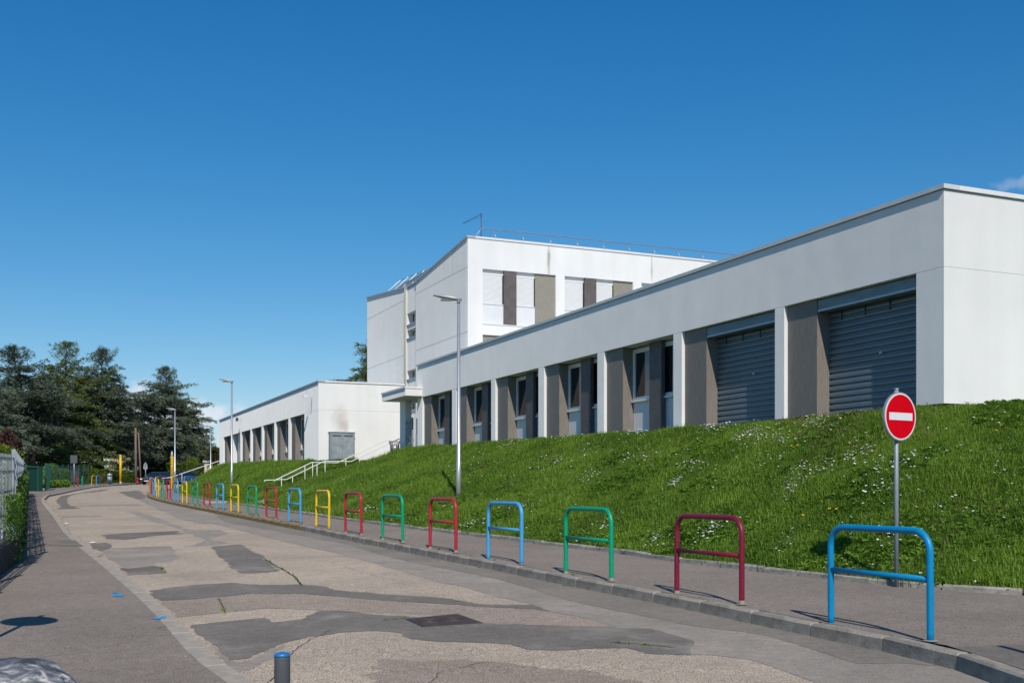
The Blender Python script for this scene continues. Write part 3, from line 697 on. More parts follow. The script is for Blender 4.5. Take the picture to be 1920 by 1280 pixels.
# ---------------------------------------------------------------- school buildings
def wood_bay(root, s0, s1, zl, zb, windows=True, flip=1, dd=1.0):
    """s1 = far end with the wood panel; facade-local: x along, y = -depth"""
    MB().box(s1-1.02, s1, -.10, -.62, zb, zl).build('wood_panel', M['wood'], root)
    MB().box(s1-1.03-1.22-.68, s1-1.03-1.22, -.30, -.42, zb, zl).build('wood_fin', M['fin'], root)
    for (a, b) in ((s1-1.03-1.24, s1-1.03), (s0, s1-1.03-1.22-.30)):
        fr = MB(); w = .05; sz = zb+1.02; d0, d1 = -.44, -.52
        fr.box(a, a+w, d0, d1, sz, zl-.05); fr.box(b-w, b, d0, d1, sz, zl-.05)
        fr.box(a+w, b-w, d0, d1, zl-.13, zl-.05); fr.box(a+w, b-w, d0, d1, sz, sz+w)
        fr.box(a+w, a+w+.05, d0-.01, d1-.01, sz+w, zl-.13); fr.box(b-w-.05, b-w, d0-.01, d1-.01, sz+w, zl-.13)
        fr.box(a+w+.05, b-w-.05, d0-.01, d1-.01, sz+w, sz+w+.05); fr.box(a+w+.05, b-w-.05, d0-.01, d1-.01, zl-.18, zl-.13)
        f = fr.build('window', M['frame'], root)
        MB().box(a+w+.05, b-w-.05, -.485, -.495, sz+w+.05, zl-.18).build('pane', M['glass'], f)
        MB().box(a-.0, b+.0, -.38, -.53, sz-.05, sz-.002).build('sill', M['frame'], f)
        MB().box(a, b, -.47, -.53, zb, sz-.052).build('infill_panel', M['panel_white'], f)

def coping(root, boxes):
    for b in boxes: MB().box(*b).build('coping', M['coping'], root)

ROTF = math.atan2(dF.y, dF.x); ROTT = math.atan2(dT.y, dT.x)
# local frames: x along the facade, y = outwards, so inward depth d is y=-d
ZL, ZR, ZB = 4.27, 5.85, 1.645
wing = empty('school_wing', (P0.x, P0.y, 0), ROTF)
tag(wing, 'long low white school wing with two grey roller doors above the grass bank', 'building', 'blocks of the white school')
LW, DW = 32.5, 14.0
piers = [(0, .715), (4.89, 5.24), (9.34, 9.77), (13.83, 14.27), (18.27, 18.74), (22.77, 23.2), (27.2, 27.7), (31.75, 32.5)]
w_ = MB()
w_.prism([(0, -DW), (.3, -DW), (.3, -.7), (LW-.3, -.7), (LW-.3, -DW), (LW, -DW), (LW, 0), (0, 0)], 'z', ZL+.006, ZR-.10)
w_.prism([(0, -DW), (.3, -DW), (.3, -.68), (.715, -.68), (.715, 0), (0, 0)], 'z', ZB, ZL)
for a, b in piers[1:-1]: w_.box(a, b, 0, -.68, ZB, ZL)
w_.prism([(LW-.3, -DW), (LW, -DW), (LW, 0), (31.75, 0), (31.75, -.68), (LW-.3, -.68)], 'z', ZB, ZL)
w_.build('wall', M['stucco'], wing)
MB().box(.04, LW-.04, -.04, -DW, ZR-.16, ZR-.09).build('roof', M['coping'], wing)
MB().box(0, LW, -.30, -.9, .6, ZB-.04).build('plinth', M['edging'], wing)
MB().box(.3, .6, -.7, -DW, .6, ZB-.04).build('plinth', M['edging'], wing)
MB().box(-.05, LW+.05, .05, -.35, ZR-.085, ZR).build('coping', M['coping_wing'], wing)
MB().box(-.05, .35, -.352, -DW, ZR-.085, ZR).build('coping', M['coping_white'], wing)
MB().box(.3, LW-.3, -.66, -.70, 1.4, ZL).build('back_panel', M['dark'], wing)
slat = MB().prism([(-.48, .0), (-.48, .138), (-.472, .138), (-.472, .099), (-.430, .093), (-.418, .050), (-.420, .0)], 'x', 0, 1)
slat_me = bpy.data.meshes.new('door_slat'); slat_me.from_pydata(slat.v, [], slat.f); slat_me.materials.append(M['door_slat'])
def roller_bay(root, s0, s1):
    MB().box(s1-1.05, s1, -.10, -.60, ZB, ZL).build('wood_panel', M['wood'], root)
    d = MB().box(s0, s1-1.05, -.12, -.40, 3.985, ZL-.03).build('shutter_housing', M['door_box'], root)
    MB().box(s0, s1-1.05, -.112, -.1185, 3.985, 4.03).build('housing_trim', M['coping'], d)
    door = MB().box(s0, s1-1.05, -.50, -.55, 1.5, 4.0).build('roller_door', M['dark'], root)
    z = 1.52; k = 0
    while z < 4.02:
        o = link('slat', slat_me, door); o.location = (s0+.003, -.02, z); o.scale = (s1-1.05-s0-.006, 1, 1); z += .138; k += 1
    for q in (.14, .38, .62, .86):
        MB().box(s0+q*(s1-1.05-s0)-.02, s0+q*(s1-1.05-s0)+.02, -.425, -.432, 3.76, 3.98).build('strap', M['bag'], door)
    q = s0 + .47*(s1-1.05-s0)
    MB().box(q-.04, q+.05, -.425, -.431, 2.87, 2.92).build('notice_label', M['pencil_pink'], door)
roller_bay(wing, .715, 4.89); roller_bay(wing, 5.24, 9.34)
for a, b in zip(piers[2:], piers[3:]): wood_bay(wing, a[1], b[0], ZL, ZB)
# render joint at lintel height is the 6 mm gap in the wall boxes
# little plate lamp nothing more

# entrance canopy, column and gate
cano = empty('entrance_canopy', (P0.x, P0.y, 0), ROTF); tag(cano, 'flat white canopy on one column over the school entrance', 'canopy')
MB().box(LW+.002, 35.6, .825, -2.4, 4.32, 4.65).box(31.75, LW, .825, .003, 4.32, 4.65).build('slab', M['stucco'], cano)
MB().box(31.72, 35.64, .865, .003, 4.655, 4.74).box(LW+.004, 35.64, .002, -2.4, 4.655, 4.74).build('coping', M['coping_white'], cano)
MB().box(34.4, 35.26, 0, -.32, 1.3, 4.318).build('column', M['stucco'], cano)
gt = empty('entrance_gate', (P0.x, P0.y, 0), ROTF); tag(gt, 'dark perforated steel gate between column and wall at the entrance', 'gate')
MB().box(33.42, 34.38, -.02, -.06, 1.72, 3.36).build('gate_leaf', M['gate'], gt)
MB().box(33.34, 33.41, .0, -.08, 1.45, 3.42).build('gate_post', M['cabinet'], gt)
MB().box(32.52, 33.33, -.22, -.26, 1.66, 3.38).build('side_panel', M['cabinet'], gt)
MB().box(32.9, 33.1, -.10, -.2, 1.5, 2.6).build('letter_box', M['coping_white'], gt)

# tall block -------------------------------------------------
tall = empty('school_tower_block', (P2.x, P2.y, 0), ROTT)
tag(tall, 'three storey white school block with shuttered windows and folded roofline', 'building', 'blocks of the white school')
ZT, ZV = 12.12, 11.34
st_t = stucco('white_render_tower', (.81, .805, .785))
tw = MB()
def seg(mb, s0, s1, z0, z1, d0=0.0, d1=-.4, zb=1.3):
    mb.prism([(s0, zb), (s1, zb), (s1, z1-.09), (s0, z0-.09)], 'y', d1, d0)
seg(tw, .305, 7.86, ZT-.03, ZV); seg(tw, 9.51, 17.5, ZV, 12.06)
# recess
for a, b in ((9.80, ZV-.12), (8.86, 9.16), (6.60, 8.40), (4.82, 6.12), (1.3, 4.36)): tw.box(7.862, 9.508, -.05, -.45, a, b)
tw.box(7.862, 8.0, -.46, -.95, 1.3, ZV-.12); tw.box(9.35, 9.508, -.46, -.95, 1.3, ZV-.12)
for z in (9.16, 8.40, 6.12, 4.36): tw.box(8.0, 9.35, -.46, -.9, z-.06, z)
for z in (9.80, 8.86, 6.60, 4.82): tw.box(8.0, 9.35, -.46, -.9, z, z+.06)
tw.box(17.2, 17.5, -.4, -30, 1.3, 11.9)
tw.build('wall', st_t, tall)
for a, b in ((9.16, 9.80), (8.40, 8.86), (6.12, 6.60), (4.36, 4.82)):
    f = MB().box(8.0, 9.35, -.84, -.88, a, b).build('stair_window', M['frame'], tall)
    MB().box(8.06, 8.9, -.825, -.835, a+.05, b-.05).build('pane', M['glass'], f)
    MB().box(7.865, 9.505, -.0, -.46, a-.05, a-.002).build('sill', M['coping'], f)
# joints: thin recessed grooves shown as shadow strips set into the wall
gm = mat('joint_groove', (.42, .42, .42), .9)
g = MB()
for (s0, s1, z) in ((0, 7.86, 10.62), (0, 7.86, 7.52), (9.51, 17.5, 10.62), (9.51, 17.5, 7.52), (0, 7.86, 4.40)): g.box(s0+.002, s1-.002, .002, -.01, z, z+.022)
g.box(2.1, 2.12, .002, -.01, 10.64, 11.78)
g.build('render_joint', gm, tall)
# end wall with recessed window bands (depth runs along +x here, width along -y)
tower_stains = stucco('white_render_streaked', (.86, .855, .84), stains=(
    ((0, -4.3, 11.35), (.6, .13, 1.1), (.33, .32, .24), .75), ((0, -10.2, 11.4), (.6, .10, 1.0), (.36, .35, .28), .6)))
te = MB(); DT = 30.0
te.box(0, .30, 0, -DT, 10.60, ZT-.09)
te.box(0, .3, 0, -.77, 1.3, 10.60)
bays = []; y = .77
while y < DT-5:
    bays.append(y); y += 4.41
for b in bays:
    te.box(0, .30, -(b+3.92), -(b+4.41), 1.3, 10.60)
    for z0_, z1_ in ((7.43, 7.97), (4.25, 4.83)): te.box(0, .30, -b, -(b+3.92), z0_, z1_)
te.build('end_wall', tower_stains, tall)
sl_m = M['shutter']
for bi, b in enumerate(bays):
    if bi > 3: break
    for fl, (zb_, zt_) in enumerate(((7.972, 10.598), (4.832, 7.428))):
        order = [('w', 0, 1.14), ('f', 1.14, 1.80), ('w', 1.80, 2.83), ('p', 2.83, 3.92)] if fl == 0 else [('p', 0, 1.09), ('w', 1.09, 2.12), ('f', 2.12, 2.78), ('w', 2.78, 3.92)]
        for k, a, c in order:
            y0, y1 = -(b+a)-.002, -(b+c)+.002
            if k == 'w':
                wn = MB()
                wn.box(.16, .22, y0, y1, zt_-.22, zt_-.01)
                f = wn.build('window', M['frame'], tall)
                sh = MB(); z = zb_+1.0
                while z < zt_-.25:
                    sh.prism([(.185, z), (.17, z+.02), (.175, z+.052), (.20, z+.056), (.21, z+.005)], 'y', y0-.04, y1+.04); z += .057
                sh.build('shutter', sl_m, f)
                MB().box(.10, .2, y0, y1, zb_+.955, zb_+.985).build('sill', M['frame'], f)
                MB().box(.13, .2, y0, y1, zb_+.0, zb_+.953).build('infill_panel', M['panel_white'], f)
            elif k == 'f': MB().box(.03, .2, y0, y1, zb_, zt_).build('wood_fin', M['fin'], tall)
            else: MB().box(.10, .2, y0, y1, zb_, zt_).build('wood_panel', M['wood_grey'], tall)
MB().box(-.03, .06, -.77, -DT, 7.93, 7.968).build('string_course', M['coping_white'], tall)
# copings following the folded roofline
cp = MB()
cp.prism([(-.05, ZT-.085), (7.86, ZV-.085), (7.86, ZV), (-.05, ZT)], 'y', -.4, .06)
cp.prism([(7.862, ZV-.085), (9.508, ZV-.085), (9.508, ZV), (7.862, ZV)], 'y', -.5, .0)
cp.prism([(9.51, ZV-.085), (17.56, 12.06-.085), (17.56, 12.06), (9.51, ZV)], 'y', -.4, .06)
cp.build('coping', M['coping'], tall)
MB().box(-.05, .4, -.402, -DT, ZT-.085, ZT).build('coping', M['coping_white'], tall)
MB().prism([(.3, 11.9), (7.9, 11.1), (9.5, 11.1), (17.2, 11.8), (17.2, 11.6), (.3, 11.6)], 'y', -30, -.4).build('roof', M['coping'], tall)
MB().tube([(9.56, .07, 1.4), (9.56, .07, ZV-.05)], .038, 8).build('downpipe', M['pipe'], tall)
rl = empty('roof_guard_rail', (P2.x, P2.y, 0), ROTT); tag(rl, 'thin grey guard rail leaning along the lit end of the tall block roof', 'railing', 'roof guard rails')
# rail along the end wall (y = -w), leaning back along +x
MB().tube([(.2, -.45, ZT+.02), (.55, -.95, 12.69), (.55, -24, 12.69)], .024, 6).build('top_rail', M['galv'], rl)
MB().tube([(.32, -.9, 12.22), (.32, -24, 12.22)], .014, 6).build('lower_rail', M['galv'], rl)
y = 1.5
while y < 24:
    MB().tube([(.2, -y-.12, ZT-.02), (.55, -y, 12.69)], .018, 6).build('rail_post', M['galv'], rl); y += 1.5
r2 = empty('roof_guard_rail', (P2.x, P2.y, 0), ROTT); tag(r2, 'short ladder-like guard rail above the sloping roof left of the stair recess', 'railing', 'roof guard rails')
MB().tube([(9.0, -1.0, 12.25), (14.2, -1.0, 12.55)], .026, 6).build('top_rail', M['galv'], r2)
MB().tube([(9.5, -.75, 11.95), (13.4, -.75, 12.17)], .018, 6).build('lower_rail', M['galv'], r2)
for s in (9.4, 10.8, 12.3, 13.8):
    MB().tube([(s+.1, -.15, ZV+(s-9.5)*.09), (s-.1, -1.0, 12.27+(s-9.2)*.057)], .03, 6).build('rail_post', M['coping_white'], r2)
an = empty('tv_antenna', tuple(P2 + nT*1.05 + dT*.9 + Vector((0,0,11.9))), ROTT)
tag(an, 'dark television aerial on a thin mast at the tall block roof corner', 'antenna')
MB().tube([(0,0,-.1),(0,0,1.62)], .022, 6).build('mast', M['mast'], an)
bo = MB(); bo.tube([(-.1,.0,1.55),(1.0,.55,1.28)], .012, 5)
for k in range(9):
    t = k/8; p = Vector((-.05,.02,1.53)).lerp(Vector((.98,.54,1.29)), t); L = .15-.07*t
    bo.tube([p+Vector((-.4,.8,.0))*L+Vector((0,0,L*.6)), p-Vector((-.4,.8,0))*L-Vector((0,0,L*.6))], .006, 4)
bo.build('boom', M['mast'], an)

# left block -------------------------------------------------
lefb = empty('school_left_block', (P1.x, P1.y, 0), ROTT)
tag(lefb, 'low white school block with smoke stain and grey steel cabinet on its end', 'building', 'blocks of the white school')
LL, DL = 36.0, 4.85
end_m = stucco('white_render_smoked', (.85, .845, .825), stains=(((0, -1.22, 3.75), (.6, .62, 1.1), (.50, .41, .34), .40), ((0, -1.4, 3.35), (.6, .4, .5), (.42, .33, .27), .35)))
lw = MB(); lw.prism([(0, -DL), (.3, -DL), (.3, -.7), (LL-.3, -.7), (LL-.3, -DL), (LL, -DL), (LL, 0), (0, 0)], 'z', ZL+.006, ZR-.10)
op = [(3.46+4.4*k, 3.46+4.4*k+3.9) for k in range(7)]
lw.prism([(0, -DL), (.3, -DL), (.3, -.68), (3.46, -.68), (3.46, 0), (0, 0)], 'z', 1.0, ZL); prev = op[0][1]
for a, b in op[1:]:
    lw.box(prev, a, 0, -.68, 1.0, ZL); prev = b
lw.prism([(LL-.3, -DL), (LL, -DL), (LL, 0), (prev, 0), (prev, -.68), (LL-.3, -.68)], 'z', 1.0, ZL)
lw.build('wall', end_m, lefb)
MB().box(.04, LL-.04, -.04, -DL, ZR-.16, ZR-.09).build('roof', M['coping'], lefb)
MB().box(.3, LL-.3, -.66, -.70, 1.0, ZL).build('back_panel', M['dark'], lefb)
MB().box(-.05, LL+.05, .05, -.35, ZR-.085, ZR).build('coping', M['coping'], lefb)
MB().box(-.05, .35, -.352, -DL, ZR-.085, ZR).build('coping', M['coping_white'], lefb)
for k, (a, b) in enumerate(op):
    if k == 5:
        MB().box(a, b-1.6, -.2, -.5, 1.2, ZL).build('infill_panel', M['panel_white'], lefb)
        MB().box(b-1.6, b, -.4, -.5, 1.2, ZL).build('wood_panel', M['wood'], lefb)
    else:
        wood_bay(lefb, a, b, ZL, 1.3)
sp = empty('wall_spotlight', tuple(P1 + dT*1.5 - nT*.0 + Vector((0,0,4.95))), ROTT); tag(sp, 'small floodlight on a bracket with cable high on the left block wall', 'light')
MB().tube([(0,0,.1),(0,.35,.15)], .015, 6).build('bracket', M['coping_white'], sp); MB().box(-.09,.09,.30,.5,.10,.2).build('lamp_head', M['coping_white'], sp)
MB().tube([(0,.012,.1),(.25,.012,-.8)], .012, 5).build('cable', M['mast'], sp)
sc = empty('wall_camera', tuple(P1 + dT*25.0 + Vector((0,0,5.3))), ROTT); tag(sc, 'small dark camera on the far part of the left block wall', 'camera')
MB().tube([(0,0,0),(0,.3,.02)], .02, 6).build('bracket', M['coping_white'], sc); MB().box(-.09,.09,.22,.4,-.2,.05).build('camera_body', M['mast'], sc)
cb = empty('steel_cabinet', tuple(P1 + nT*.55 - dT*.36 + Vector((0,0,1.55))), ROTT)
tag(cb, 'grey steel cabinet with two faded doors against the left block end wall', 'cabinet')
MB().box(0, .355, 0, -1.36, 0, 1.50).build('cabinet_body', M['cabinet'], cb)
MB().box(-.03, .355, .03, -1.39, 1.50, 1.53).build('lid', M['cabinet'], cb)
for a, b in ((-.08, -.66), (-.69, -1.28)):
    dr = MB().box(-.015, -.001, a, b, .08, 1.42).build('cabinet_door', M['cabinet_door'], cb)
    vg = MB()
    for k in range(4): vg.box(-.022, -.0155, a-.04, b+.04, 1.27+k*.028, 1.285+k*.028)
    vg.build('vent_louvres', M['mast'], dr)
bn = empty('litter_bin', tuple(Vector((-5.72, 52.0, 1.72)))); tag(bn, 'grey slatted litter bin beside the entrance column', 'bin')
bb = MB()
for k in range(12):
    a = 2*math.pi*k/12; c, s_ = math.cos(a), math.sin(a)
    bb.tube([(c*.20, s_*.20, .05), (c*.21, s_*.21, .42), (c*.27, s_*.27, .62)], .014, 5)
bb.build('slats', M['mast'], bn); MB().lathe([(.18,.04),(.19,.42)], 14).build('liner', M['galv'], bn)
MB().tube([(0,0,-.2),(0,0,.1)], .05, 8).build('stem', M['galv'], bn)

# ---------------------------------------------------------------- stairs and handrails
stt = empty('entrance_stairs', (STAIR0.x, STAIR0.y, 0), math.atan2(STE.y, STE.x)); tag(stt, 'pale concrete steps climbing the bank to the school entrance', 'stairs')
def step_run(w0, z0, w1, z1, n):
    for k in range(n):
        a = w0+(w1-w0)*k/n; b = w0+(w1-w0)*(k+1)/n; z = z0+(z1-z0)*(k+1)/n
        MB().box(a, b+.02, .0, 2.8, z-.32, z).build('step', M['steps'], stt)
step_run(.39, -.46, 2.3, .46, 6); step_run(3.66, .46, 6.23, 1.60, 7)
MB().box(2.322, 3.66, 0, 2.8, .2, .457).build('landing', M['steps'], stt)
MB().prism([(.2, -.9), (2.3, .1), (3.66, .15), (6.3, 1.3), (6.3, 1.72), (3.6, .58), (2.3, .58), (.2, -.40)], 'y', -.14, -.004).build('cheek_wall', M['steps'], stt)
MB().prism([(.2, -.9), (2.3, .1), (3.66, .15), (6.3, 1.3), (6.3, 1.72), (3.6, .58), (2.3, .58), (.2, -.40)], 'y', 2.804, 2.94).build('cheek_wall', M['steps'], stt)
MB().box(-3.4, .385, -.1, 2.9, -.95, -.60).build('lower_path', M['steps'], stt)
def handrail(y, label, w_top=6.9):
    h = empty('handrail', (STAIR0.x, STAIR0.y, 0), math.atan2(STE.y, STE.x)); tag(h, label, 'handrail', 'white handrails of the entrance stairs')
    MB().tube([(-.12, y, .34), (-.1, y, .42), (.0, y, .44), (.45, y, .45), (2.3, y, 1.36), (3.66, y, 1.355), (6.15, y, 2.53), (w_top, y, 2.54), (w_top+.03, y, 2.44)], .023, 8).build('top_rail', M['frame'], h)
    for w in (.75, 1.95, 2.35, 4.1, 5.6, 6.5):
        z1 = float(np.interp(w, [.45, 2.3, 3.66, 6.15, 9], [.44, 1.35, 1.345, 2.52, 2.53]))
        MB().tube([(w, y, stair_ground(w)-.1), (w, y, z1)], .018, 6).build('post', M['frame'], h)
handrail(.06, 'white handrail on the near side of the entrance stairs')
handrail(2.74, 'white handrail on the far side of the entrance stairs')
fh = empty('handrail', (0,0,0)); tag(fh, 'single white handrail climbing the far end of the bank by the left block', 'handrail')
# far stairs beside the end of the left block
A = Vector((-28.7, 89.6, .95)); Bv = Vector((-24.4, 91.4, 2.62))
MB().tube([A+Vector((-.6,-.25,-.08)), A, Bv, Bv+Vector((1.2,.5,.0)), Bv+Vector((1.3,.55,-.1))], .032, 8).build('top_rail', M['frame'], fh)
for t in (.2, .62, .95):
    p = A.lerp(Bv, t); MB().tube([p-Vector((0,0,.95)), p], .022, 6).build('post', M['frame'], fh)

# ---------------------------------------------------------------- street barriers
COLS = {'blue': (.0, .25, .50), 'light blue': (.07, .36, .66), 'maroon': (.21, .010, .035), 'green': (.0, .33, .16), 'red': (.45, .025, .04), 'yellow': (.80, .52, .02)}
PM = {k: mat('barrier_paint_'+k.replace(' ', '_'), c, .42, 0, .4, noise=.08, nscale=14, blotch=.07, blscale=2) for k, c in COLS.items()}
def barrier_meshes(key, W=1.34, H=1.0, r=.033):
    pts = [(-W/2, 0, -.03), (-W/2, 0, .08), (-W/2, 0, H-.22)]
    rad = .19
    for k in range(7):
        a = math.pi - k*math.pi/12; pts.append((-W/2+rad+rad*math.cos(a), 0, H-rad+rad*math.sin(a)))
    pts += [(-x, 0, z) for x, _, z in reversed(pts)]
    hoop = MB().tube(pts, r, 12); bar = MB().tube([(-W/2+r*.8, 0, .56), (W/2-r*.8, 0, .56)], .027, 10)
    hm = bpy.data.meshes.new('hoop_'+key); hm.from_pydata(hoop.v, [], hoop.f); hm.polygons.foreach_set('use_smooth', hoop.smooth); hm.materials.append(PM[key])
    bm_ = bpy.data.meshes.new('crossbar_'+key); bm_.from_pydata(bar.v, [], bar.f); bm_.polygons.foreach_set('use_smooth', bar.smooth); bm_.materials.append(PM[key])
    return hm, bm_
BM = {k: barrier_meshes(k) for k in COLS}
foot = MB().lathe([(.07, 0), (.06, .005), (.05, .008)], 9)
foot_me = bpy.data.meshes.new('footing'); foot_me.from_pydata(foot.v, [], foot.f); foot_me.materials.append(M['kerb'])
cuff = MB().lathe([(.035, .0), (.035, .035)], 12)
cuff_me = bpy.data.meshes.new('cuff'); cuff_me.from_pydata(cuff.v, [], cuff.f); cuff_me.materials.append(M['kerb_light'])
def make_barrier(key):
    root = empty('street_barrier', (0,0,0)); hm, bm_ = BM[key]
    link('hoop', hm, root); link('crossbar', bm_, root)
    for x in (-.67, .67):
        link('footing', foot_me, root, (x, 0, 0)); 
        if key in ('green', 'maroon', 'red'): link('cuff', cuff_me, root, (x, 0, .01))
    return root
protos = {}
order = ['blue','maroon','green','light blue','red','green','red','yellow','light blue','red','green','yellow','light blue','red','green','yellow','light blue','red','green','yellow','light blue','red','green','yellow','red','light blue','yellow','red','yellow','light blue','green','red','yellow']
nth = {}
ordw = ['nearest', 'second nearest', 'third nearest', 'fourth nearest', 'fifth nearest', 'sixth nearest', 'seventh nearest', 'eighth nearest', 'ninth nearest']
def place_barrier(key, x, y, th, z, label, group, lean=0):
    if key not in protos: protos[key] = o = make_barrier(key); o.location = (x, y, z); o.rotation_euler = (0, 0, th)
    else: o = copy_thing(protos[key], (x, y, z), th)
    o.rotation_euler[0] = lean
    tag(o, label, 'barrier', group)
    return o
rb = random.Random(3)
special = {0: 'bright blue hoop barrier in front of the no entry sign', 1: 'dark maroon hoop barrier between the blue and the green one',
           3: 'light blue hoop barrier between the near green and red ones', 6: 'red hoop barrier next to the nearest yellow one'}
for i, ((x, y), key) in enumerate(zip(BPOS, order)):
    a = BPOS[max(i-1, 0)]; b = BPOS[min(i+1, len(BPOS)-1)]
    th = math.atan2(b[1]-a[1], b[0]-a[0])
    nth[key] = nth.get(key, 0)+1; k = nth[key]
    lab = special.get(i, f"{key} hoop barrier on the right kerb, {ordw[min(k-1,8)]} of the {key} ones")
    place_barrier(key, x, y, th, pave_z(y), lab, 'coloured hoop barriers along the right kerb', rb.uniform(-.012, .012))
place_barrier('green', 4.62, 7.9, R(100), pave_z(7.9), 'green hoop barrier beyond the right edge, only its shadow seen', 'coloured hoop barriers along the right kerb')
for key, u, Y, th, lab in (('red', 146, 97, 115, 'red hoop barrier by the sign post across the street'), ('green', 154, 99, 115, 'dark green hoop barrier behind the red one across the street'),
                       ('yellow', 175, 103, 97, 'yellow hoop barrier before the green mesh fence'), ('light blue', 184, 106, 99, 'blue hoop barrier behind the yellow one before the mesh fence'), ('maroon', 192, 109, 99, 'maroon hoop barrier last in the row before the mesh fence')):
    place_barrier(key, (u-960)/F*Y, Y, R(th), left_z(Y), lab, 'coloured hoop barriers across the street', .05 if key == 'yellow' else 0)

# ---------------------------------------------------------------- lamps and signs
def lamp(u, Y, zb, zt, label, first=None):
    x = (u-960)/F*Y
    if first:
        o = copy_thing(first, (x, Y, zb), 0); o.scale = (1, 1, (zt-zb)/6.0)
    else:
        o = empty('street_lamp', (x, Y, zb))
        MB().tube([(0,0,-.3),(0,0,1.2),(0,0,1.21),(0,0,5.9)], [.078,.070,.062,.042], 14).build('pole', M['lamp'], o)
        MB().tube([(0,0,.0),(0,0,.04)], .13, 12).build('base_plate', M['galv'], o)
        h = MB(); ax = Vector((-.93, .10, 0)).normalized()
        # flat tapering head reaching over the street
        prof = [(-.08, .05, .045), (.12, .10, .065), (.30, .14, .075), (.52, .13, .045), (.74, .09, .02)]
        vs = []; n = 10
        for (d, w, t) in prof:
            for k in range(n):
                a = 2*math.pi*k/n; c = ax*d; p = Vector((-ax.y, ax.x, 0))*math.cos(a)*w
                vs.append((c.x+p.x, c.y+p.y, 5.93+.16*d+math.sin(a)*t))
        h.v = vs
        for i in range(len(prof)-1):
            for k in range(n): h.f.append((i*n+k, i*n+(k+1) % n, (i+1)*n+(k+1) % n, (i+1)*n+k)); h.smooth.append(True)
        h.f.append(tuple(range(n-1, -1, -1))); h.f.append(tuple((len(prof)-1)*n+k for k in range(n))); h.smooth += [False, False]
        hd = h.build('lamp_head', M['lamp_head'], o)
        l = MB().box(-.52, -.18, -.06, .09, 5.885, 5.93); l.build('lens', M['lens'], hd)
        MB().tube([(0,0,5.80),(0,0,5.92)], .05, 10).build('collar', M['post_grey'], o)
    tag(o, label, 'street lamp', 'street lamps along the bank')
    return o
L1 = lamp(860, 31, -.42, 5.58, 'nearest silver street lamp standing in the grass in front of the wing')
lamp(434.5, 60, -.1, 6.12, 'silver street lamp at the foot of the bank before the left block', L1)
lamp(328, 88, .3, 6.6, 'silver street lamp beside the yellow pencil post with lettering', L1)
lamp(395, 110, .4, 6.5, 'farthest silver street lamp just left of the left block', L1)

def round_sign(loc, rotz, label, front='noentry', H=2.285, rad=.325):
    o = empty('road_sign', loc, rotz); tag(o, label, 'road sign')
    MB().tube([(0,.045,-.1),(0,.045,H+.36)], .03, 12).build('post', M['post_grey'], o)
    MB().tube([(0,.045,H+.36),(0,.045,H+.38)], .034, 12).build('cap', M['galv'], o)
    ring = MB()
    def disc(r, y0, y1, n=48):
        m_ = MB(); m_.prism([(r*math.cos(2*math.pi*k/n), H+r*math.sin(2*math.pi*k/n)) for k in range(n)], 'y', y0, y1); return m_
    d = disc(rad, -.02, .012).build('sign_plate', M['galv'], o)
    disc(rad-.012, -.024, -.0205).build('border', M['white_sign'], d)
    disc(rad-.032, -.027, -.0245).build('red_face', M['red_sign'], d)
    MB().box(-.235, .235, -.0275, -.030, H-.05, H+.05).build('white_bar', M['white_sign'], d)
    MB().tube([(0,.0,H+.15),(0,.08,H+.15)], .012, 6).build('bolt', M['galv'], o)
    return o
s1 = round_sign((5.19, 14.3, pave_z(14.3)), R(32), 'red no entry sign with white bar on a grey post by the bank')
s2 = round_sign((-5.0, 9.45, left_z(9.45)), R(-8), 'round sign on a post beyond the left edge, only its shadow seen')

def sign_back(u, Y, zt, w, h, round_=False, label=''):
    o = empty('sign_post', ((u-960)/F*Y, Y, left_z(Y))); tag(o, label, 'road sign')
    zt = zt-left_z(Y)
    MB().tube([(0,0,-.1),(0,0,zt)], .035, 8).build('post', M['galv'], o)
    if round_:
        n = 24; MB().prism([(w*math.cos(2*math.pi*k/n), zt-w*1.2+w*math.sin(2*math.pi*k/n)) for k in range(n)], 'y', -.04, -.06).build('round_plate', M['galv'], o)
        MB().prism([(-w*1.0, zt-.1), (w*1.0, zt-.1), (0, zt+w*1.3)], 'y', -.04, -.06).build('triangular_plate', M['galv'], o)
    else:
        MB().box(-w/2, w/2, -.05, -.08, zt-h, zt).build('rectangular_plate', M['bollard'], o)
    return o
sign_back(139, 92, 2.9, .60, .68, label='grey back of a square road sign by the green mesh fence')
sign_back(273, 122, 2.75, .26, 0, True, 'grey backs of a round and a triangular sign beside the parked car')

def pencil(u, Y, zb, zt, up, label, text=None):
    o = empty('pencil_post', ((u-960)/F*Y, Y, zb)); tag(o, label, 'post', 'giant yellow pencils marking the school')
    H = zt-zb; r = .14
    if up:   # tip pointing down into the ground, pale top
        MB().lathe([(.02, 0), (r, .38)], 6).build('sharpened_tip', M['pencil_wood'], o)
        MB().lathe([(r, .382), (r, H-.16)], 6).build('shaft', M['pencil'], o)
        MB().lathe([(r*.9, H-.158), (r*.9, H)], 12).build('eraser', M['pencil_pink'], o)
    else:
        MB().lathe([(r, 0), (r, H-.45)], 6).build('shaft', M['pencil'], o)
        MB().lathe([(r, H-.448), (.03, H)], 12).build('sharpened_tip', M['pencil_pink'], o)
    if text:
        cu = bpy.data.curves.new('lettering', 'FONT'); cu.body = text; cu.size = .25; cu.extrude = .002; cu.align_x = 'LEFT'
        cu.materials.append(M['ink']); t = text_mesh('lettering', cu, o)
        t.rotation_euler = (R(90), R(-90), 0); t.location = (.09, -r*.87-.012, 1.05); t.scale = (.92, 1, 1)
    return o
pencil(226, 116, .42, 3.70, True, 'yellow pencil post standing before the yellow green hedge')
pencil(322.5, 93, -.2, 3.28, False, 'yellow pencil post with vertical lettering beside the street lamp', 'MARONDE PETITE')

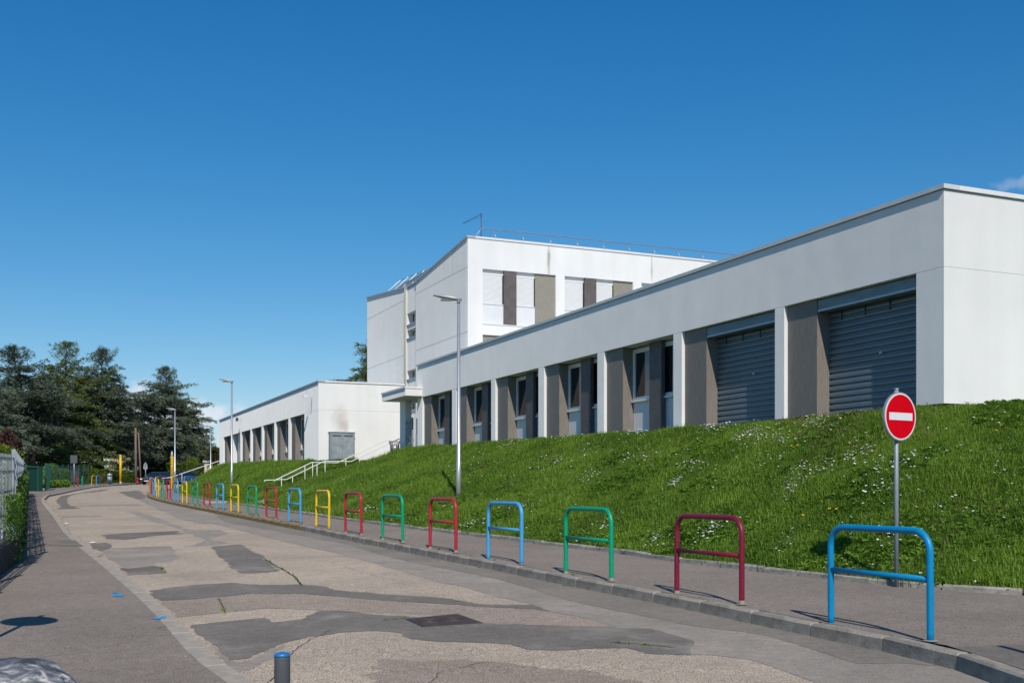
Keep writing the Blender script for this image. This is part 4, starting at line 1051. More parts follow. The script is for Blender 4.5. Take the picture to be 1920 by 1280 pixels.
# bollard and boulder
bo_ = empty('bollard', (-1.12, 5.2, left_z(5.2)-.02)); tag(bo_, 'grey round bollard with blue reflective cap at the bottom edge', 'bollard')
MB().lathe([(.0385, 0), (.0385, .79), (.0385, .80)], 32).build('shaft', M['bollard'], bo_)
MB().lathe([(.0392, .795), (.0392, .803), (.036, .811), (.02, .816), (.002, .817)], 32).build('cap', M['blue_cap'], bo_)
def boulder():
    bm = bmesh.new(); bmesh.ops.create_icosphere(bm, subdivisions=5, radius=1)
    for v in bm.verts:
        n = v.co.normalized(); d = 1 + .16*mnoise.noise(n*1.6) + .07*mnoise.noise(n*4) + .03*mnoise.noise(n*11) + .012*mnoise.noise(n*26)
        v.co = Vector((n.x*.92*d, n.y*.60*d, max(-.15, n.z*.53*d)))
    for f in bm.faces: f.smooth = True
    me = bpy.data.meshes.new('boulder'); bm.to_mesh(me); bm.free(); me.materials.append(M['rock'])
    o = link('boulder', me, None, (-3.32, 6.5, left_z(6.5)+.02), R(-8)); tag(o, 'grey veined boulder at the lower left corner of the pavement', 'boulder')
boulder()

# manhole cover in the road
def manhole():
    cs = [gp(*p) for p in [(758,1160.6),(791,1175.6),(906,1168),(857.5,1151)]]
    c = Vector((sum(p[0] for p in cs)/4, sum(p[1] for p in cs)/4, 0)); o = empty('manhole_cover', (c.x, c.y, road_z(c.y)+.012)); tag(o, 'rusty brown rectangular manhole cover with ring pattern in the road', 'manhole cover')
    q = [Vector((p[0], p[1], 0))-c for p in cs]
    def poly(scale, z0, z1, name, m, par):
        mb = MB(); pts = [(v.x*scale, v.y*scale) for v in q][::-1]
        mb.prism(pts, 'z', z0, z1); r_ = mb.build(name, m, par)
        for v in r_.data.vertices: v.co.z += GR*v.co.y
        return r_
    fr = poly(1.0, -.02, -.004, 'frame', M['iron'], o); pl = poly(.92, -.02, -.001, 'lid', M['iron'], o)
    for cx in (q[0].lerp(q[1], .5)*.42, q[2].lerp(q[3], .5)*.42):
        for r_ in (.04, .08, .12, .16):
            rg = MB(); n = 28
            rg.tube([(cx.x+r_*math.cos(2*math.pi*k/n), cx.y+r_*math.sin(2*math.pi*k/n), -.001+GR*(cx.y+r_*math.sin(2*math.pi*k/n))) for k in range(n+1)], .007, 5, False)
            rg.build('ring', M['iron'], pl)
manhole()
for (u, v, s) in [(174,1018,.16), (125,982,.16), (81,948,.25), (622,1287,.05)]:
    x, y = gp(u, v); bm = bmesh.new(); bmesh.ops.create_icosphere(bm, subdivisions=2, radius=s*.5)
    for w in bm.verts: w.co.z *= .25; w.co *= 1+.4*mnoise.noise(w.co*14)
    me = bpy.data.meshes.new('litter'); bm.to_mesh(me); bm.free(); me.materials.append(M['litter'])
    tag(link('litter', me, None, (x, y, road_z(y)+.02)), 'scrap of white litter in the gutter of the left kerb', 'litter', 'scraps of litter')

# ---------------------------------------------------------------- cars
def car(loc, rotz, label, paint):
    o = empty('parked_car', loc, rotz); tag(o, label, 'car', 'cars parked across the side street')
    W = .87
    # side outline, front at -x
    side = [(-2.1,.28),(-2.15,.52),(-2.0,.74),(-1.05,.93),(1.9,1.0),(2.12,.82),(2.15,.4),(2.05,.27)]
    b = MB(); n = len(side)
    for yy, sh in ((-W, .97), (-W*.88, 1.0), (W*.88, 1.0), (W, .97)):
        for x, z in side: b.v.append((x*sh, yy, z if abs(yy) < W else .28+(z-.28)*.93))
    for r_ in range(3):
        for k in range(n): b.f.append((r_*n+k, r_*n+(k+1) % n, (r_+1)*n+(k+1) % n, (r_+1)*n+k)); b.smooth.append(False)
    b.f.append(tuple(range(n))[::-1]); b.f.append(tuple(3*n+k for k in range(n))); b.smooth += [False]*2
    body = b.build('body', paint, o)
    cab = MB(); roof = [(-1.05,.93,.80),(-.25,1.38,.60),(1.25,1.42,.60),(1.95,1.0,.78)]
    base = len(cab.v)
    for x, z, w in roof: cab.v += [(x, -w, z), (x, w, z)]
    for i in range(3): cab.f.append((2*i, 2*i+1, 2*i+3, 2*i+2)); cab.smooth.append(False)
    cab.f += [(0,2,4,6), (1,7,5,3), (0,6,7,1)]; cab.smooth += [False]*3
    g_ = cab.build('windows', M['glass'], o)
    rf = MB(); rf.v = [(-.2,-.58,1.385),(-.2,.58,1.385),(1.22,-.58,1.43),(1.22,.58,1.43),(-.2,-.56,1.44),(-.2,.56,1.44),(1.2,-.56,1.475),(1.2,.56,1.475)]
    rf.f = [(0,1,5,4),(1,3,7,5),(3,2,6,7),(2,0,4,6),(4,5,7,6)]; rf.smooth = [False]*5; rf.build('roof', paint, o)
    for sy in (-1, 1):
        MB().tube([(-1.05,sy*.82,.92),(-.25,sy*.61,1.39)], .03, 6).build('pillar', paint, o)
        MB().tube([(-.9,sy*.9,.95),(-.8,sy*1.02,1.02)], .07, 6).build('mirror', paint, o)
        MB().box(-2.13, -1.98, sy*.55, sy*.84, .56, .70).build('headlight', M['litter'], o)
        for x in (-1.35, 1.35):
            wv = MB().tube([(x, sy*.68, .30), (x, sy*.88, .30)], .30, 18).build('wheel', M['tyre'], o)
            MB().tube([(x, sy*.882, .30), (x, sy*.89, .30)], .19, 12).build('rim', M['galv'], wv)
    MB().box(-2.17, -2.12, -.26, .26, .36, .47).build('number_plate', M['litter'], o)
    MB().box(-2.165, -2.11, -.45, .45, .50, .60).build('grille', M['tyre'], o)
    return o
pd = mat('car_paint_dark_blue', (.02, .035, .06), .25, .3, .6, coat=.6); pg = mat('car_paint_grey', (.07, .085, .11), .25, .5, .6, coat=.6); pb = mat('car_paint_blue', (.02, .06, .16), .25, .3, .6, coat=.6)
for u, Y, th, pm, lab in ((294, 121, 78, pg, 'dark grey car facing the street, leftmost of the parked cars'), (314, 124, 70, pd, 'dark blue car parked behind the pencil post'), (340, 124, 40, pb, 'blue car half hidden by the far end of the bank')):
    car(((u-960)/F*Y, Y, road_z(Y)+.01), R(th), lab, pm)

# ---------------------------------------------------------------- fences at left
def silver_fence(name, A, B, zf, H, wallh, label, spacing=.13, post_every=2.5):
    A = Vector((*A, 0)); B = Vector((*B, 0)); d = B-A; L = d.length; th = math.atan2(d.y, d.x)
    o = empty(name, (A.x, A.y, 0), th); tag(o, label, 'fence', 'silver bar fence along the left pavement')
    def z(s): return zf((A + d*(s/L)).y)
    wv = MB(); n = max(1, int(L/2.5))
    for k in range(n):
        a = L*k/n; b = L*(k+1)/n
        wv.v += [(a,-.1,z(a)-.2),(b,-.1,z(b)-.2),(b,.1,z(b)-.2),(a,.1,z(a)-.2),(a,-.1,z(a)+wallh),(b,-.1,z(b)+wallh),(b,.1,z(b)+wallh),(a,.1,z(a)+wallh)]
        q = k*8
        for f in ((0,3,2,1),(4,5,6,7),(0,1,5,4),(2,3,7,6)): wv.f.append(tuple(q+i for i in f)); wv.smooth.append(False)
    wv.f.append((0,4,7,3)); wv.f.append(tuple(n*8-8+i for i in (1,2,6,5))); wv.smooth += [False]*2
    wv.build('low_wall', M['wall_dark'], o)
    for hz in (wallh+.10, wallh+.5, wallh+.9, wallh+1.25, H-.10):
        MB().tube([(0,0,z(0)+hz),(L,0,z(L)+hz)], .009, 6).build('rail', M['galv'], o)
    k = 0; s = 0
    nb = min(290, int(L/spacing)); 
    for k in range(nb):
        s = (k+.5)*L/nb
        if s > 60: break
        MB().box(s-.007, s+.007, -.005, .005, z(s)+wallh+.04, z(s)+H-.04).build('bar', M['galv'], o)
    np_ = max(1, round(L/post_every))
    for k in range(np_+1):
        s = L*k/np_; MB().box(s-.03, s+.03, -.035, .035, z(s), z(s)+H+.06).build('post', M['galv'], o)
    return o
silver_fence('bar_fence', (-6.7, 12.5), (-9.2, 19.7), left_z, 2.0, .42, 'silver vertical bar fence on a low dark wall at the left edge', .2)
silver_fence('bar_fence', (-9.22, 19.75), (-32.0, 70.0), left_z, 2.0, .42, 'silver bar fence running on along the left pavement behind ivy', .2)
pq = empty('number_plaque', (-8.78, 18.25, left_z(18.25)+.5), math.atan2(7.2, -2.5)); tag(pq, 'small pale plaque with dark figures low on the left fence', 'plaque')
MB().box(-.16, .16, -.07, -.06, 0, .16).build('plate', M['coping_white'], pq)
cu = bpy.data.curves.new('figures', 'FONT'); cu.body = '27'; cu.size = .14; cu.extrude = .001; cu.align_x = 'CENTER'; cu.materials.append(M['ink'])
t_ = text_mesh('figures', cu, pq); t_.rotation_euler = (R(90), 0, 0); t_.location = (0, -.073, .03)

# green gate box
gx = (56-960)/F*78.7
gb = empty('green_gate', (gx+.1, 78.7, left_z(78.7)), R(-12)); tag(gb, 'dark green steel gate box at the end of the ivy covered fence', 'gate')
MB().box(-.55, -.35, -.02, .5, 0, 1.9).box(.52, .60, -.02, .5, 0, 1.85).box(-.35, .52, -.02, .5, 1.76, 1.85).build('gate_frame', M['fence_green'], gb)
MB().box(-.345, .515, .1, .15, .03, 1.755).build('gate_leaf', mat('gate_dark_green', (.006, .035, .028), .5), gb)  # darkened fence green: the shade of the gate's front is put into the colour

def mesh_fence(pts, label, H=2.0):
    for (a, b), lab in zip(zip(pts, pts[1:]), label):
        A = Vector((*a, 0)); B = Vector((*b, 0)); d = B-A; L = d.length
        o = empty('mesh_fence', (A.x, A.y, 0), math.atan2(d.y, d.x)); tag(o, lab, 'fence', 'green mesh fences by the cedars')
        def z(s): return left_z((A+d*(s/L)).y)
        n = round(L/2.5)
        for k in range(n+1):
            s = L*k/n; MB().box(s-.035, s+.035, -.035, .035, z(s)-.1, z(s)+H+.08).build('post', M['fence_green'], o)
        m_ = MB(); s = 0
        while s < L:
            m_.v += [(s-.016,0,z(s)),(s+.016,0,z(s)),(s+.016,0,z(s)+H),(s-.016,0,z(s)+H)]; q = len(m_.v)-4; m_.f.append((q,q+1,q+2,q+3)); m_.smooth.append(False); s += .10
        for k in range(11):
            h = .1+k*.19; m_.v += [(0,0,z(0)+h-.008),(L,0,z(L)+h-.008),(L,0,z(L)+h+.008),(0,0,z(0)+h+.008)]; q = len(m_.v)-4; m_.f.append((q,q+1,q+2,q+3)); m_.smooth.append(False)
        w = m_.build('wire_mesh', M['fence_green'], o); w['kind'] = 'stuff'
mesh_fence([(-35.0, 80.0), (-41.5, 96), (-44.5, 112)], ['green wire mesh fence in front of leafy weeds', 'green wire mesh fence in the deep shade of the cedars'])
# twin timber poles
tp = empty('utility_pole', ((255-960)/F*126, 126, .6)); tag(tp, 'pair of braced weathered timber poles before the cedars', 'pole')
MB().tube([(0,0,-.3),(-.05,0,6.6)], [.16,.12], 10).build('pole', M['timber'], tp)
MB().tube([(.50,.3,-.3),(.26,.1,6.0)], [.11,.08], 10).build('brace_pole', M['timber'], tp)
for u, w in ((256.5, .3), (259, .28)):
    pass
rbx = empty('hydrant', ((257.8-960)/F*126, 126, .55)); tag(rbx, 'short red hydrant at the foot of the timber poles', 'hydrant')
MB().lathe([(.16,0),(.16,.1),(.12,.12),(.12,.6),(.15,.62),(.15,.70),(.05,.78)], 12).build('body', M['red_paint'], rbx)
MB().tube([(-.2,0,.6),(.2,0,.6)], .06, 8).build('outlets', M['red_paint'], rbx)
tb = empty('street_bin', ((205.5-960)/F*117, 117, left_z(117))); tag(tb, 'pale grey street bin between the mesh fence and the hedge', 'bin')
MB().lathe([(.2,0),(.27,.45),(.28,.85)], 12).build('bin_body', M['post_grey'], tb); MB().lathe([(.29,.86),(.30,1.1),(.2,1.18)], 12).build('lid', M['galv'], tb)

# ---------------------------------------------------------------- far buildings
def block(name, u0, u1, Y, zt, depth, m, label, win=None, roof=None, cat='building'):
    x0, x1 = (u0-960)/F*Y, (u1-960)/F*Y
    o = empty(name, ((x0+x1)/2, Y, .9)); tag(o, label, cat); W = (x1-x0)/2; H = zt-.9
    MB().box(-W, W, 0, depth, -.5, H).build('wall', m, o)
    if roof == 'gable': MB().prism([(-.4, H), (depth/2, H+depth*.16), (depth+.4, H)], 'x', -W-.4, W+.4).build('roof', M['roof_tile'], o)
    else: MB().box(-W-.15, W+.15, -.15, depth+.15, H+.002, H+.25).build('roof', M['coping'], o)
    if win:
        nx, nz, ww, hh = win
        for j in range(nz):
            for i in range(nx):
                cx = -W+(i+.5)*2*W/nx; cz = (j+.5)*H/nz
                f = MB().box(cx-ww/2, cx+ww/2, -.05, .0, cz-hh/2, cz+hh/2).build('window', M['frame'], o)
                MB().box(cx-ww/2+.08, cx+ww/2-.08, -.06, -.051, cz-hh/2+.08, cz+hh/2-.08).build('pane', M['glass'], f)
                MB().box(cx-ww/2-.1, cx+ww/2+.1, -.14, .0, cz-hh/2-.1, cz-hh/2-.002).build('sill', M['coping'], f)
    return o
block('apartment_building', -80, 76, 160, 13.8, 14, M['pinkish'], 'pale apartment building seen through the left cedars', (6, 4, 1.5, 1.5))
block('beige_house', 205, 262, 152, 5.2, 9, M['beige'], 'beige rendered house behind the hedge', (2, 1, 1.0, 1.1), 'gable')
block('white_house', 338, 366, 170, 5.6, 10, M['housewhite'], 'white rendered house behind the right cedar', (2, 1, 1.1, 1.2), 'gable')
block('beige_house', 318, 337, 162, 4.9, 9, M['beige'], 'plain beige house end wall beside the white house', None, 'gable')
block('garden_wall', 383, 420, 128, 3.15, .4, M['beigewall'], 'cream garden wall under the palm tree', None, None, 'wall')
block('far_house', 560, 700, 240, 7.5, 12, M['beige'], 'far beige house hidden behind the left block', (6, 2, 1.2, 1.3), 'gable')

# ---------------------------------------------------------------- vegetation
def tri_cloud(name, m, P, D, S, Wd, seed, parent=None, kind=None, loc=None):
    """thin triangles: base P, direction D (unit), length S, width Wd"""
    rng = np.random.default_rng(seed); n = len(P)
    up = rng.normal(size=(n, 3)); side = np.cross(D, up); side /= np.linalg.norm(side, axis=1)[:, None]+1e-9
    V = np.empty((n, 3, 3)); V[:, 0] = P - side*Wd[:, None]/2; V[:, 1] = P + side*Wd[:, None]/2; V[:, 2] = P + D*S[:, None]
    me = np_mesh(name, V.reshape(-1, 3), np.arange(n*3).reshape(-1, 3), m, 3)
    return link(name, me, parent, loc)

def cedar(u, Y, zb, top_v, R_px, seed, label, green=False, dens=1.0, group='cedars at the end of the street', lean=0.0, low=.12, flat=.0):
    R_px *= 1.10; dens *= 1.08
    rnd = random.Random(seed); x = (u-960)/F*Y; H = (916-top_v)/F*Y - zb; Rr = R_px/F*Y
    o = empty('cedar_tree', (x, Y, zb)); tag(o, label, 'tree', group)
    tr = MB(); pts = []; rs = []
    for k in range(9):
        t = k/8; pts.append((lean*t*t*H*.2 + .12*math.sin(k*1.7+seed), .1*math.cos(k*2.1+seed), -.3+t*(H*.97+.3))); rs.append(max(.03, .024*H*(1-t)**1.1+.02))
    tr.tube(pts, rs, 9); limbs = MB()
    PP = []; DD = []; SS = []; WW = []
    nl = int(118*dens)
    for i in range(nl):
        h = low + (1-low)*((i+.5)/nl)**.92; h = min(.985, h+rnd.uniform(-.01, .01))
        az = i*2.39996 + rnd.uniform(-.35, .35)
        prof = min(1.0, ((1-h)**.86)*1.38 + .015)*(1 if h > .2 else .6+h*2.0)
        L = Rr*prof*rnd.choice([.45, .7, .85, .95, 1.0, 1.1, 1.3]); zc = h*H
        k = min(7.999, h*8); a = int(k); ff = k-a
        b0 = Vector(pts[a]).lerp(Vector(pts[a+1]), ff); b0.z = zc
        rise = rnd.uniform(.18, .80) if h > .45 else rnd.uniform(.0, .42)
        if h > .85: rise += .6
        d = Vector((math.cos(az), math.sin(az), 0)); perp = Vector((-d.y, d.x, 0))
        P_ = []; nseg = 6; bend = rnd.uniform(-.25, .25)
        for s in range(nseg+1):
            t = s/nseg; P_.append(b0 + d*L*t + perp*L*bend*t*t + Vector((0, 0, L*(rise*t - .30*t*t))))
        limbs.tube(P_, [max(.012, .011*L*(1-s/nseg*.85)+.01) for s in range(nseg+1)], 5, False)
        ns = max(5, int(L*2.9*dens))
        for s in range(ns):
            t = .16 + .84*(s+rnd.random())/ns; q = t*nseg; qa = min(nseg-1, int(q)); c = P_[qa].lerp(P_[qa+1], q-qa)
            sl = (L*.30*(1-t)+.10+(.22+.06*Rr)*min(1, prof*1.5))*rnd.uniform(.5, 1.4); sg = rnd.choice((-1, 1))
            sd = (perp*sg*rnd.uniform(.5, 1) + d*rnd.uniform(.25, 1.0) + Vector((0,0,rnd.uniform(-.22, .18)))).normalized()
            m_ = max(3, int(sl*5.5))
            for j in range(m_):
                tt = (j+rnd.random())/m_; p = c + sd*sl*tt - Vector((0,0,.22*sl*tt*tt))
                for _ in range(5):
                    dr = (sd*rnd.uniform(.1, 1.0) + perp*rnd.uniform(-.8, .8) + d*rnd.uniform(-.6, .8) + Vector((0,0,rnd.uniform(-.5, .32)))).normalized()
                    PP.append(p + Vector((rnd.uniform(-.12,.12), rnd.uniform(-.12,.12), rnd.uniform(-.22,.14)))); DD.append(dr); fs = .55+.45*min(1, prof*1.8); SS.append(rnd.uniform(.22, .55)*fs); WW.append(rnd.uniform(.06, .13)*fs)
    tr.build('trunk', M['bark'], o); limbs.build('branches', M['bark'], o)
    cr = tri_cloud('crown', M['cedar_green'] if green else M['cedar'], np.array(PP), np.array(DD), np.array(SS), np.array(WW), seed, o)
    return o
cedar(-28, 104, .4, 688, 82, 11, 'dark cedar cut by the left edge of the view', low=.34)
cedar(62, 113, .5, 650, 108, 12, 'blue green cedar with leaning top, second from the left', lean=-.8, low=.34)
cedar(124, 128, .6, 642, 100, 13, 'tall cedar with yellow green twin tips in the middle', True, 1.1)
cedar(190, 133, .6, 654, 92, 14, 'cedar with drooping long branches left of the timber poles', dens=1.15, low=.24)
cedar(310, 146, .9, 688, 90, 15, 'dark round topped cedar behind the parked cars', dens=1.25, low=.16)
cedar(246, 168, .9, 778, 52, 16, 'lower cedar filling the gap behind the timber poles', True, low=.34)
cedar(362, 150, .9, 780, 50, 17, 'smaller cedar sloping down right of the round topped one')
cedar(724, 104, 1.5, 574, 92, 18, 'cedar showing past the left corner of the tall block', True, 1.2, 'cedars behind the school')

def leaf_box(name, x0, x1, y0, y1, z0, z1, n, m, label, cat='hedge', seed=0, size=.10, group=None, round_=.0, parent_only=False):
    rng = np.random.default_rng(seed)
    o = empty(name, ((x0+x1)/2, (y0+y1)/2, z0)); tag(o, label, cat, group)
    hx, hy, hz = (x1-x0)/2, (y1-y0)/2, (z1-z0)
    P = rng.uniform(-1, 1, (n, 3)); 
    # push towards the surface
    ax = rng.integers(0, 3, n); sg = np.sign(P[np.arange(n), ax]); P[np.arange(n), ax] = sg*(1-np.abs(rng.normal(0, .10, n)))
    if round_: 
        r = np.linalg.norm(P, axis=1)[:, None]; P = P*(1-round_) + round_*P/np.maximum(r, .3)
    Q = np.empty_like(P); Q[:, 0] = P[:, 0]*hx; Q[:, 1] = P[:, 1]*hy; Q[:, 2] = (P[:, 2]+1)/2*hz
    nz = np.array([mnoise.noise(Vector((a*1.1+seed, b*1.1, c*1.1))) for a, b, c in Q]); Q *= (1+.16*nz)[:, None]
    D = rng.normal(size=(n, 3)); D /= np.linalg.norm(D, axis=1)[:, None]
    tri_cloud('foliage', m, Q, D, rng.uniform(size*.8, size*1.8, n), rng.uniform(size*.6, size*1.2, n), seed, o)
    st = MB()
    for k in range(max(2, int((x1-x0)/1.5))):
        xx = -hx*.8+1.6*hx*k/max(1, int((x1-x0)/1.5)-1); st.tube([(xx, 0, -.2), (xx+.1, 0, hz*.8)], [.05, .02], 5)
    st.build('stems', M['bark'], o)
    MB().box(-hx*.8, hx*.8, -hy*.75, hy*.75, .02, hz*.8).build('inner_twigs', M['bark'], o) if not round_ else None
    return o
def ux(u, Y): return (u-960)/F*Y
leaf_box('hedge', ux(209,127), ux(253,127), 126.6, 128, .6, 2.05, 9000, M['hedge'], 'clipped yellow green hedge behind the pencil post', seed=1, size=.13)
leaf_box('hedge', ux(160,124), ux(200,124), 123.6, 125, .5, 2.2, 6000, M['hedge'], 'yellow green hedge behind the mesh fence', seed=2, size=.13)
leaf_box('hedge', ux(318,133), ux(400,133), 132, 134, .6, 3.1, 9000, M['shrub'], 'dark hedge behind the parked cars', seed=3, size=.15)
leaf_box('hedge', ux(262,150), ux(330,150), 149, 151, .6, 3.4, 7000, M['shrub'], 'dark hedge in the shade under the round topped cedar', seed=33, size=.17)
leaf_box('shrub', ux(352,128), ux(372,128), 127, 129.2, .6, 3.9, 3500, M['hedge'], 'bright green shrub in front of the white house', 'shrub', 4, .13, None, .8)
leaf_box('shrub', ux(-8,60), ux(29,60), 59, 61.5, -.4, 3.3, 5000, M['redleaf'], 'purple leaved shrub above the left fence', 'shrub', 5, .11, None, .8)
leaf_box('shrub', ux(-14,52), ux(26,52), 51, 53.5, -.4, 2.15, 5000, M['hedge'], 'yellow green shrub under the purple one', 'shrub', 6, .10, None, .8)
leaf_box('weeds', ux(86,92), ux(128,100), 92, 98, .05, .75, 5000, M['weed'], 'tall pale weeds along the foot of the mesh fence', 'weeds', 7, .12, None, .7)
leaf_box('shrub', ux(84,100), ux(105,100), 99, 101, .2, 2.3, 3500, M['weed'], 'green bramble behind the mesh fence', 'shrub', 8, .12, None, .8)
leaf_box('shrub', ux(112,104), ux(128,104), 103, 105, .2, 2.0, 3000, M['weed'], 'second green bramble farther along the mesh fence', 'shrub', 9, .12, None, .8)
# ivy and hedge on the silver fence
def along_fence(name, A, B, n, m, label, zlo, zhi, off0, off1, seed, size=.06, cat='ivy', clump=1.0):
    rng = np.random.default_rng(seed); A = np.array(A, float); B = np.array(B, float); d = B-A; L = np.linalg.norm(d); d /= L; nn = np.array([d[1], -d[0]])
    t = rng.uniform(0, L, n); w = rng.uniform(off0, off1, n); h = rng.uniform(0, 1, n)
    keep = np.array([mnoise.noise(Vector((a*.9+seed, b*1.8, 0)))*clump+.5 for a, b in zip(t, h)]) > rng.uniform(0, 1, n)*.9
    t, w, h = t[keep], w[keep], h[keep]; n = len(t)
    X = A[0]+d[0]*t+nn[0]*w; Yy = A[1]+d[1]*t+nn[1]*w; Z = np.array([left_z(y) for y in Yy])+zlo+(zhi-zlo)*h
    o = empty(name, (A[0], A[1], 0)); tag(o, label, cat)
    D = rng.normal(size=(n, 3)); D /= np.linalg.norm(D, axis=1)[:, None]
    P = np.stack([X-A[0], Yy-A[1], Z], 1)
    tri_cloud('foliage', m, P, D, rng.uniform(size, size*1.8, n), rng.uniform(size*.7, size*1.3, n), seed, o)
    return o
along_fence('hedge', (-6.7, 12.5), (-9.3, 20.0), 12000, M['palegreen'], 'pale speckled hedge showing through the left fence bars', .4, 1.9, -.9, -.12, 21, .035, 'hedge', .6)
along_fence('hedge', (-9.5, 20.0), (-32, 70), 24000, M['shrub'], 'overgrown hedge behind the fence along the left pavement', .2, 2.1, -1.3, -.1, 22, .09, 'hedge', .6)
along_fence('ivy', (-8.6, 18.1), (-9.5, 20.4), 2600, M['weed'], 'bright ivy spilling over the low wall at the fence corner', .0, 1.25, -.05, .17, 23, .04, 'ivy', 1.3)
along_fence('ivy', (-9.6, 20.6), (-31, 68), 16000, M['shrub'], 'dark ivy hanging over the fence towards the pavement', .0, 1.5, -.05, .15, 24, .07, 'ivy', 1.0)

def palm(u, Y, zb, zt):
    x = ux(u, Y); o = empty('palm_tree', (x, Y, zb)); tag(o, 'shaggy palm tree beside the far corner of the left block', 'tree'); H = zt-zb
    MB().tube([(0,0,-.2),(.05,0,H*.5),(0,0,H*.68)], [.24,.22,.18], 10).build('trunk', M['bark'], o)
    rnd = random.Random(4); PP=[];DD=[];SS=[];WW=[]
    for i in range(60):
        az = i*2.4; el = rnd.uniform(-1.0, 1.25); L = rnd.uniform(1.0, 1.7); d = Vector((math.cos(az)*math.cos(el), math.sin(az)*math.cos(el), math.sin(el)))
        for j in range(16):
            t = j/15; c = Vector((0,0,H*.68)) + d*L*t*.75 - Vector((0,0,.35*t*t*L))
            for _ in range(3):
                dr = (d + Vector((rnd.uniform(-.8,.8), rnd.uniform(-.8,.8), rnd.uniform(-.7,.4)))).normalized(); PP.append(c); DD.append(dr); SS.append(rnd.uniform(.25,.5)); WW.append(.06)
    tri_cloud('fronds', M['palm'], np.array(PP), np.array(DD), np.array(SS), np.array(WW), 9, o)
palm(403, 113, .4, 5.4)

# distant wooded horizon, both sides
def far_wood():
    rng = np.random.default_rng(5); n = 60000
    x = rng.uniform(-420, 420, n); h = np.array([3.5+3.0*mnoise.noise(Vector((a*.03, 3, 0)))+1.6*mnoise.noise(Vector((a*.12, 9, 0))) for a in x])
    y = 300+rng.uniform(-6, 6, n); z = 1+rng.uniform(0, 1, n)**.8*h
    D = rng.normal(size=(n, 3)); D /= np.linalg.norm(D, axis=1)[:, None]
    o = tri_cloud('distant_wood', M['shrub'], np.stack([x, y, z], 1), D, rng.uniform(.8, 1.6, n), rng.uniform(.6, 1.2, n), 6); tag(o, kind='stuff')
far_wood()

# ---------------------------------------------------------------- grass, weeds and flowers on the bank (points in numpy, clumps instanced)
def proto_collection(name, meshes):
    c = bpy.data.collections.new(name)
    for i, me in enumerate(meshes):
        o = bpy.data.objects.new(f'{name}_{i}', me); c.objects.link(o)
    return c
def blade_clump(seed, n, h, spread, w):
    rnd = random.Random(seed); V = []; Fc = []
    for _ in range(n):
        x, y = rnd.gauss(0, spread), rnd.gauss(0, spread); az = rnd.uniform(0, 6.28); L = h*rnd.uniform(.55, 1.15); b = rnd.uniform(.15, .75)
        d = Vector((math.cos(az), math.sin(az), 0)); s = Vector((-d.y, d.x, 0))*w*.5; p0 = Vector((x, y, -.01)); p1 = p0 + d*L*b*.35 + Vector((0,0,L*.62)); p2 = p0 + d*L*b + Vector((0,0,L*(1-.35*b)))
        k = len(V); V += [p0-s, p0+s, p1+s*.8, p1-s*.8, p2]; Fc += [(k, k+1, k+2), (k, k+2, k+3), (k+3, k+2, k+4)]
    me = bpy.data.meshes.new('clump'); me.from_pydata([tuple(v) for v in V], [], Fc); me.materials.append(M['grass']); return me
def weed_clump(seed, n, L):
    rnd = random.Random(seed); V = []; Fc = []
    for _ in range(n):
        az = rnd.uniform(0, 6.28); el = rnd.uniform(.15, 1.1); d = Vector((math.cos(az)*math.cos(el), math.sin(az)*math.cos(el), math.sin(el))); s = Vector((-math.sin(az), math.cos(az), rnd.uniform(-.4, .4)))
        l = L*rnd.uniform(.5, 1.1); w = l*rnd.uniform(.22, .4); c = Vector((rnd.gauss(0, L*.3), rnd.gauss(0, L*.3), 0)); k = len(V)
        V += [c, c+d*l*.5+s*w, c+d*l*.55-s*w, c+d*l-Vector((0,0,l*.3))]; Fc += [(k, k+1, k+3), (k, k+3, k+2)]
    me = bpy.data.meshes.new('weed'); me.from_pydata([tuple(v) for v in V], [], Fc); me.materials.append(M['weed']); return me
def flower(seed, r, m, h):
    rnd = random.Random(seed); V = []; Fc = []; n = 8; c = Vector((0,0,h)); V.append(tuple(c)); tx, ty = rnd.uniform(-.5,.5), rnd.uniform(-.6,.1)
    for k in range(n):
        a = 2*math.pi*k/n; x, y = r*math.cos(a), r*math.sin(a); V.append((x, y, h+x*tx+y*ty+.004))
    for k in range(n): Fc.append((0, 1+k, 1+(k+1) % n))
    me = bpy.data.meshes.new('flower'); me.from_pydata(V, [], Fc); me.materials.append(m); return me
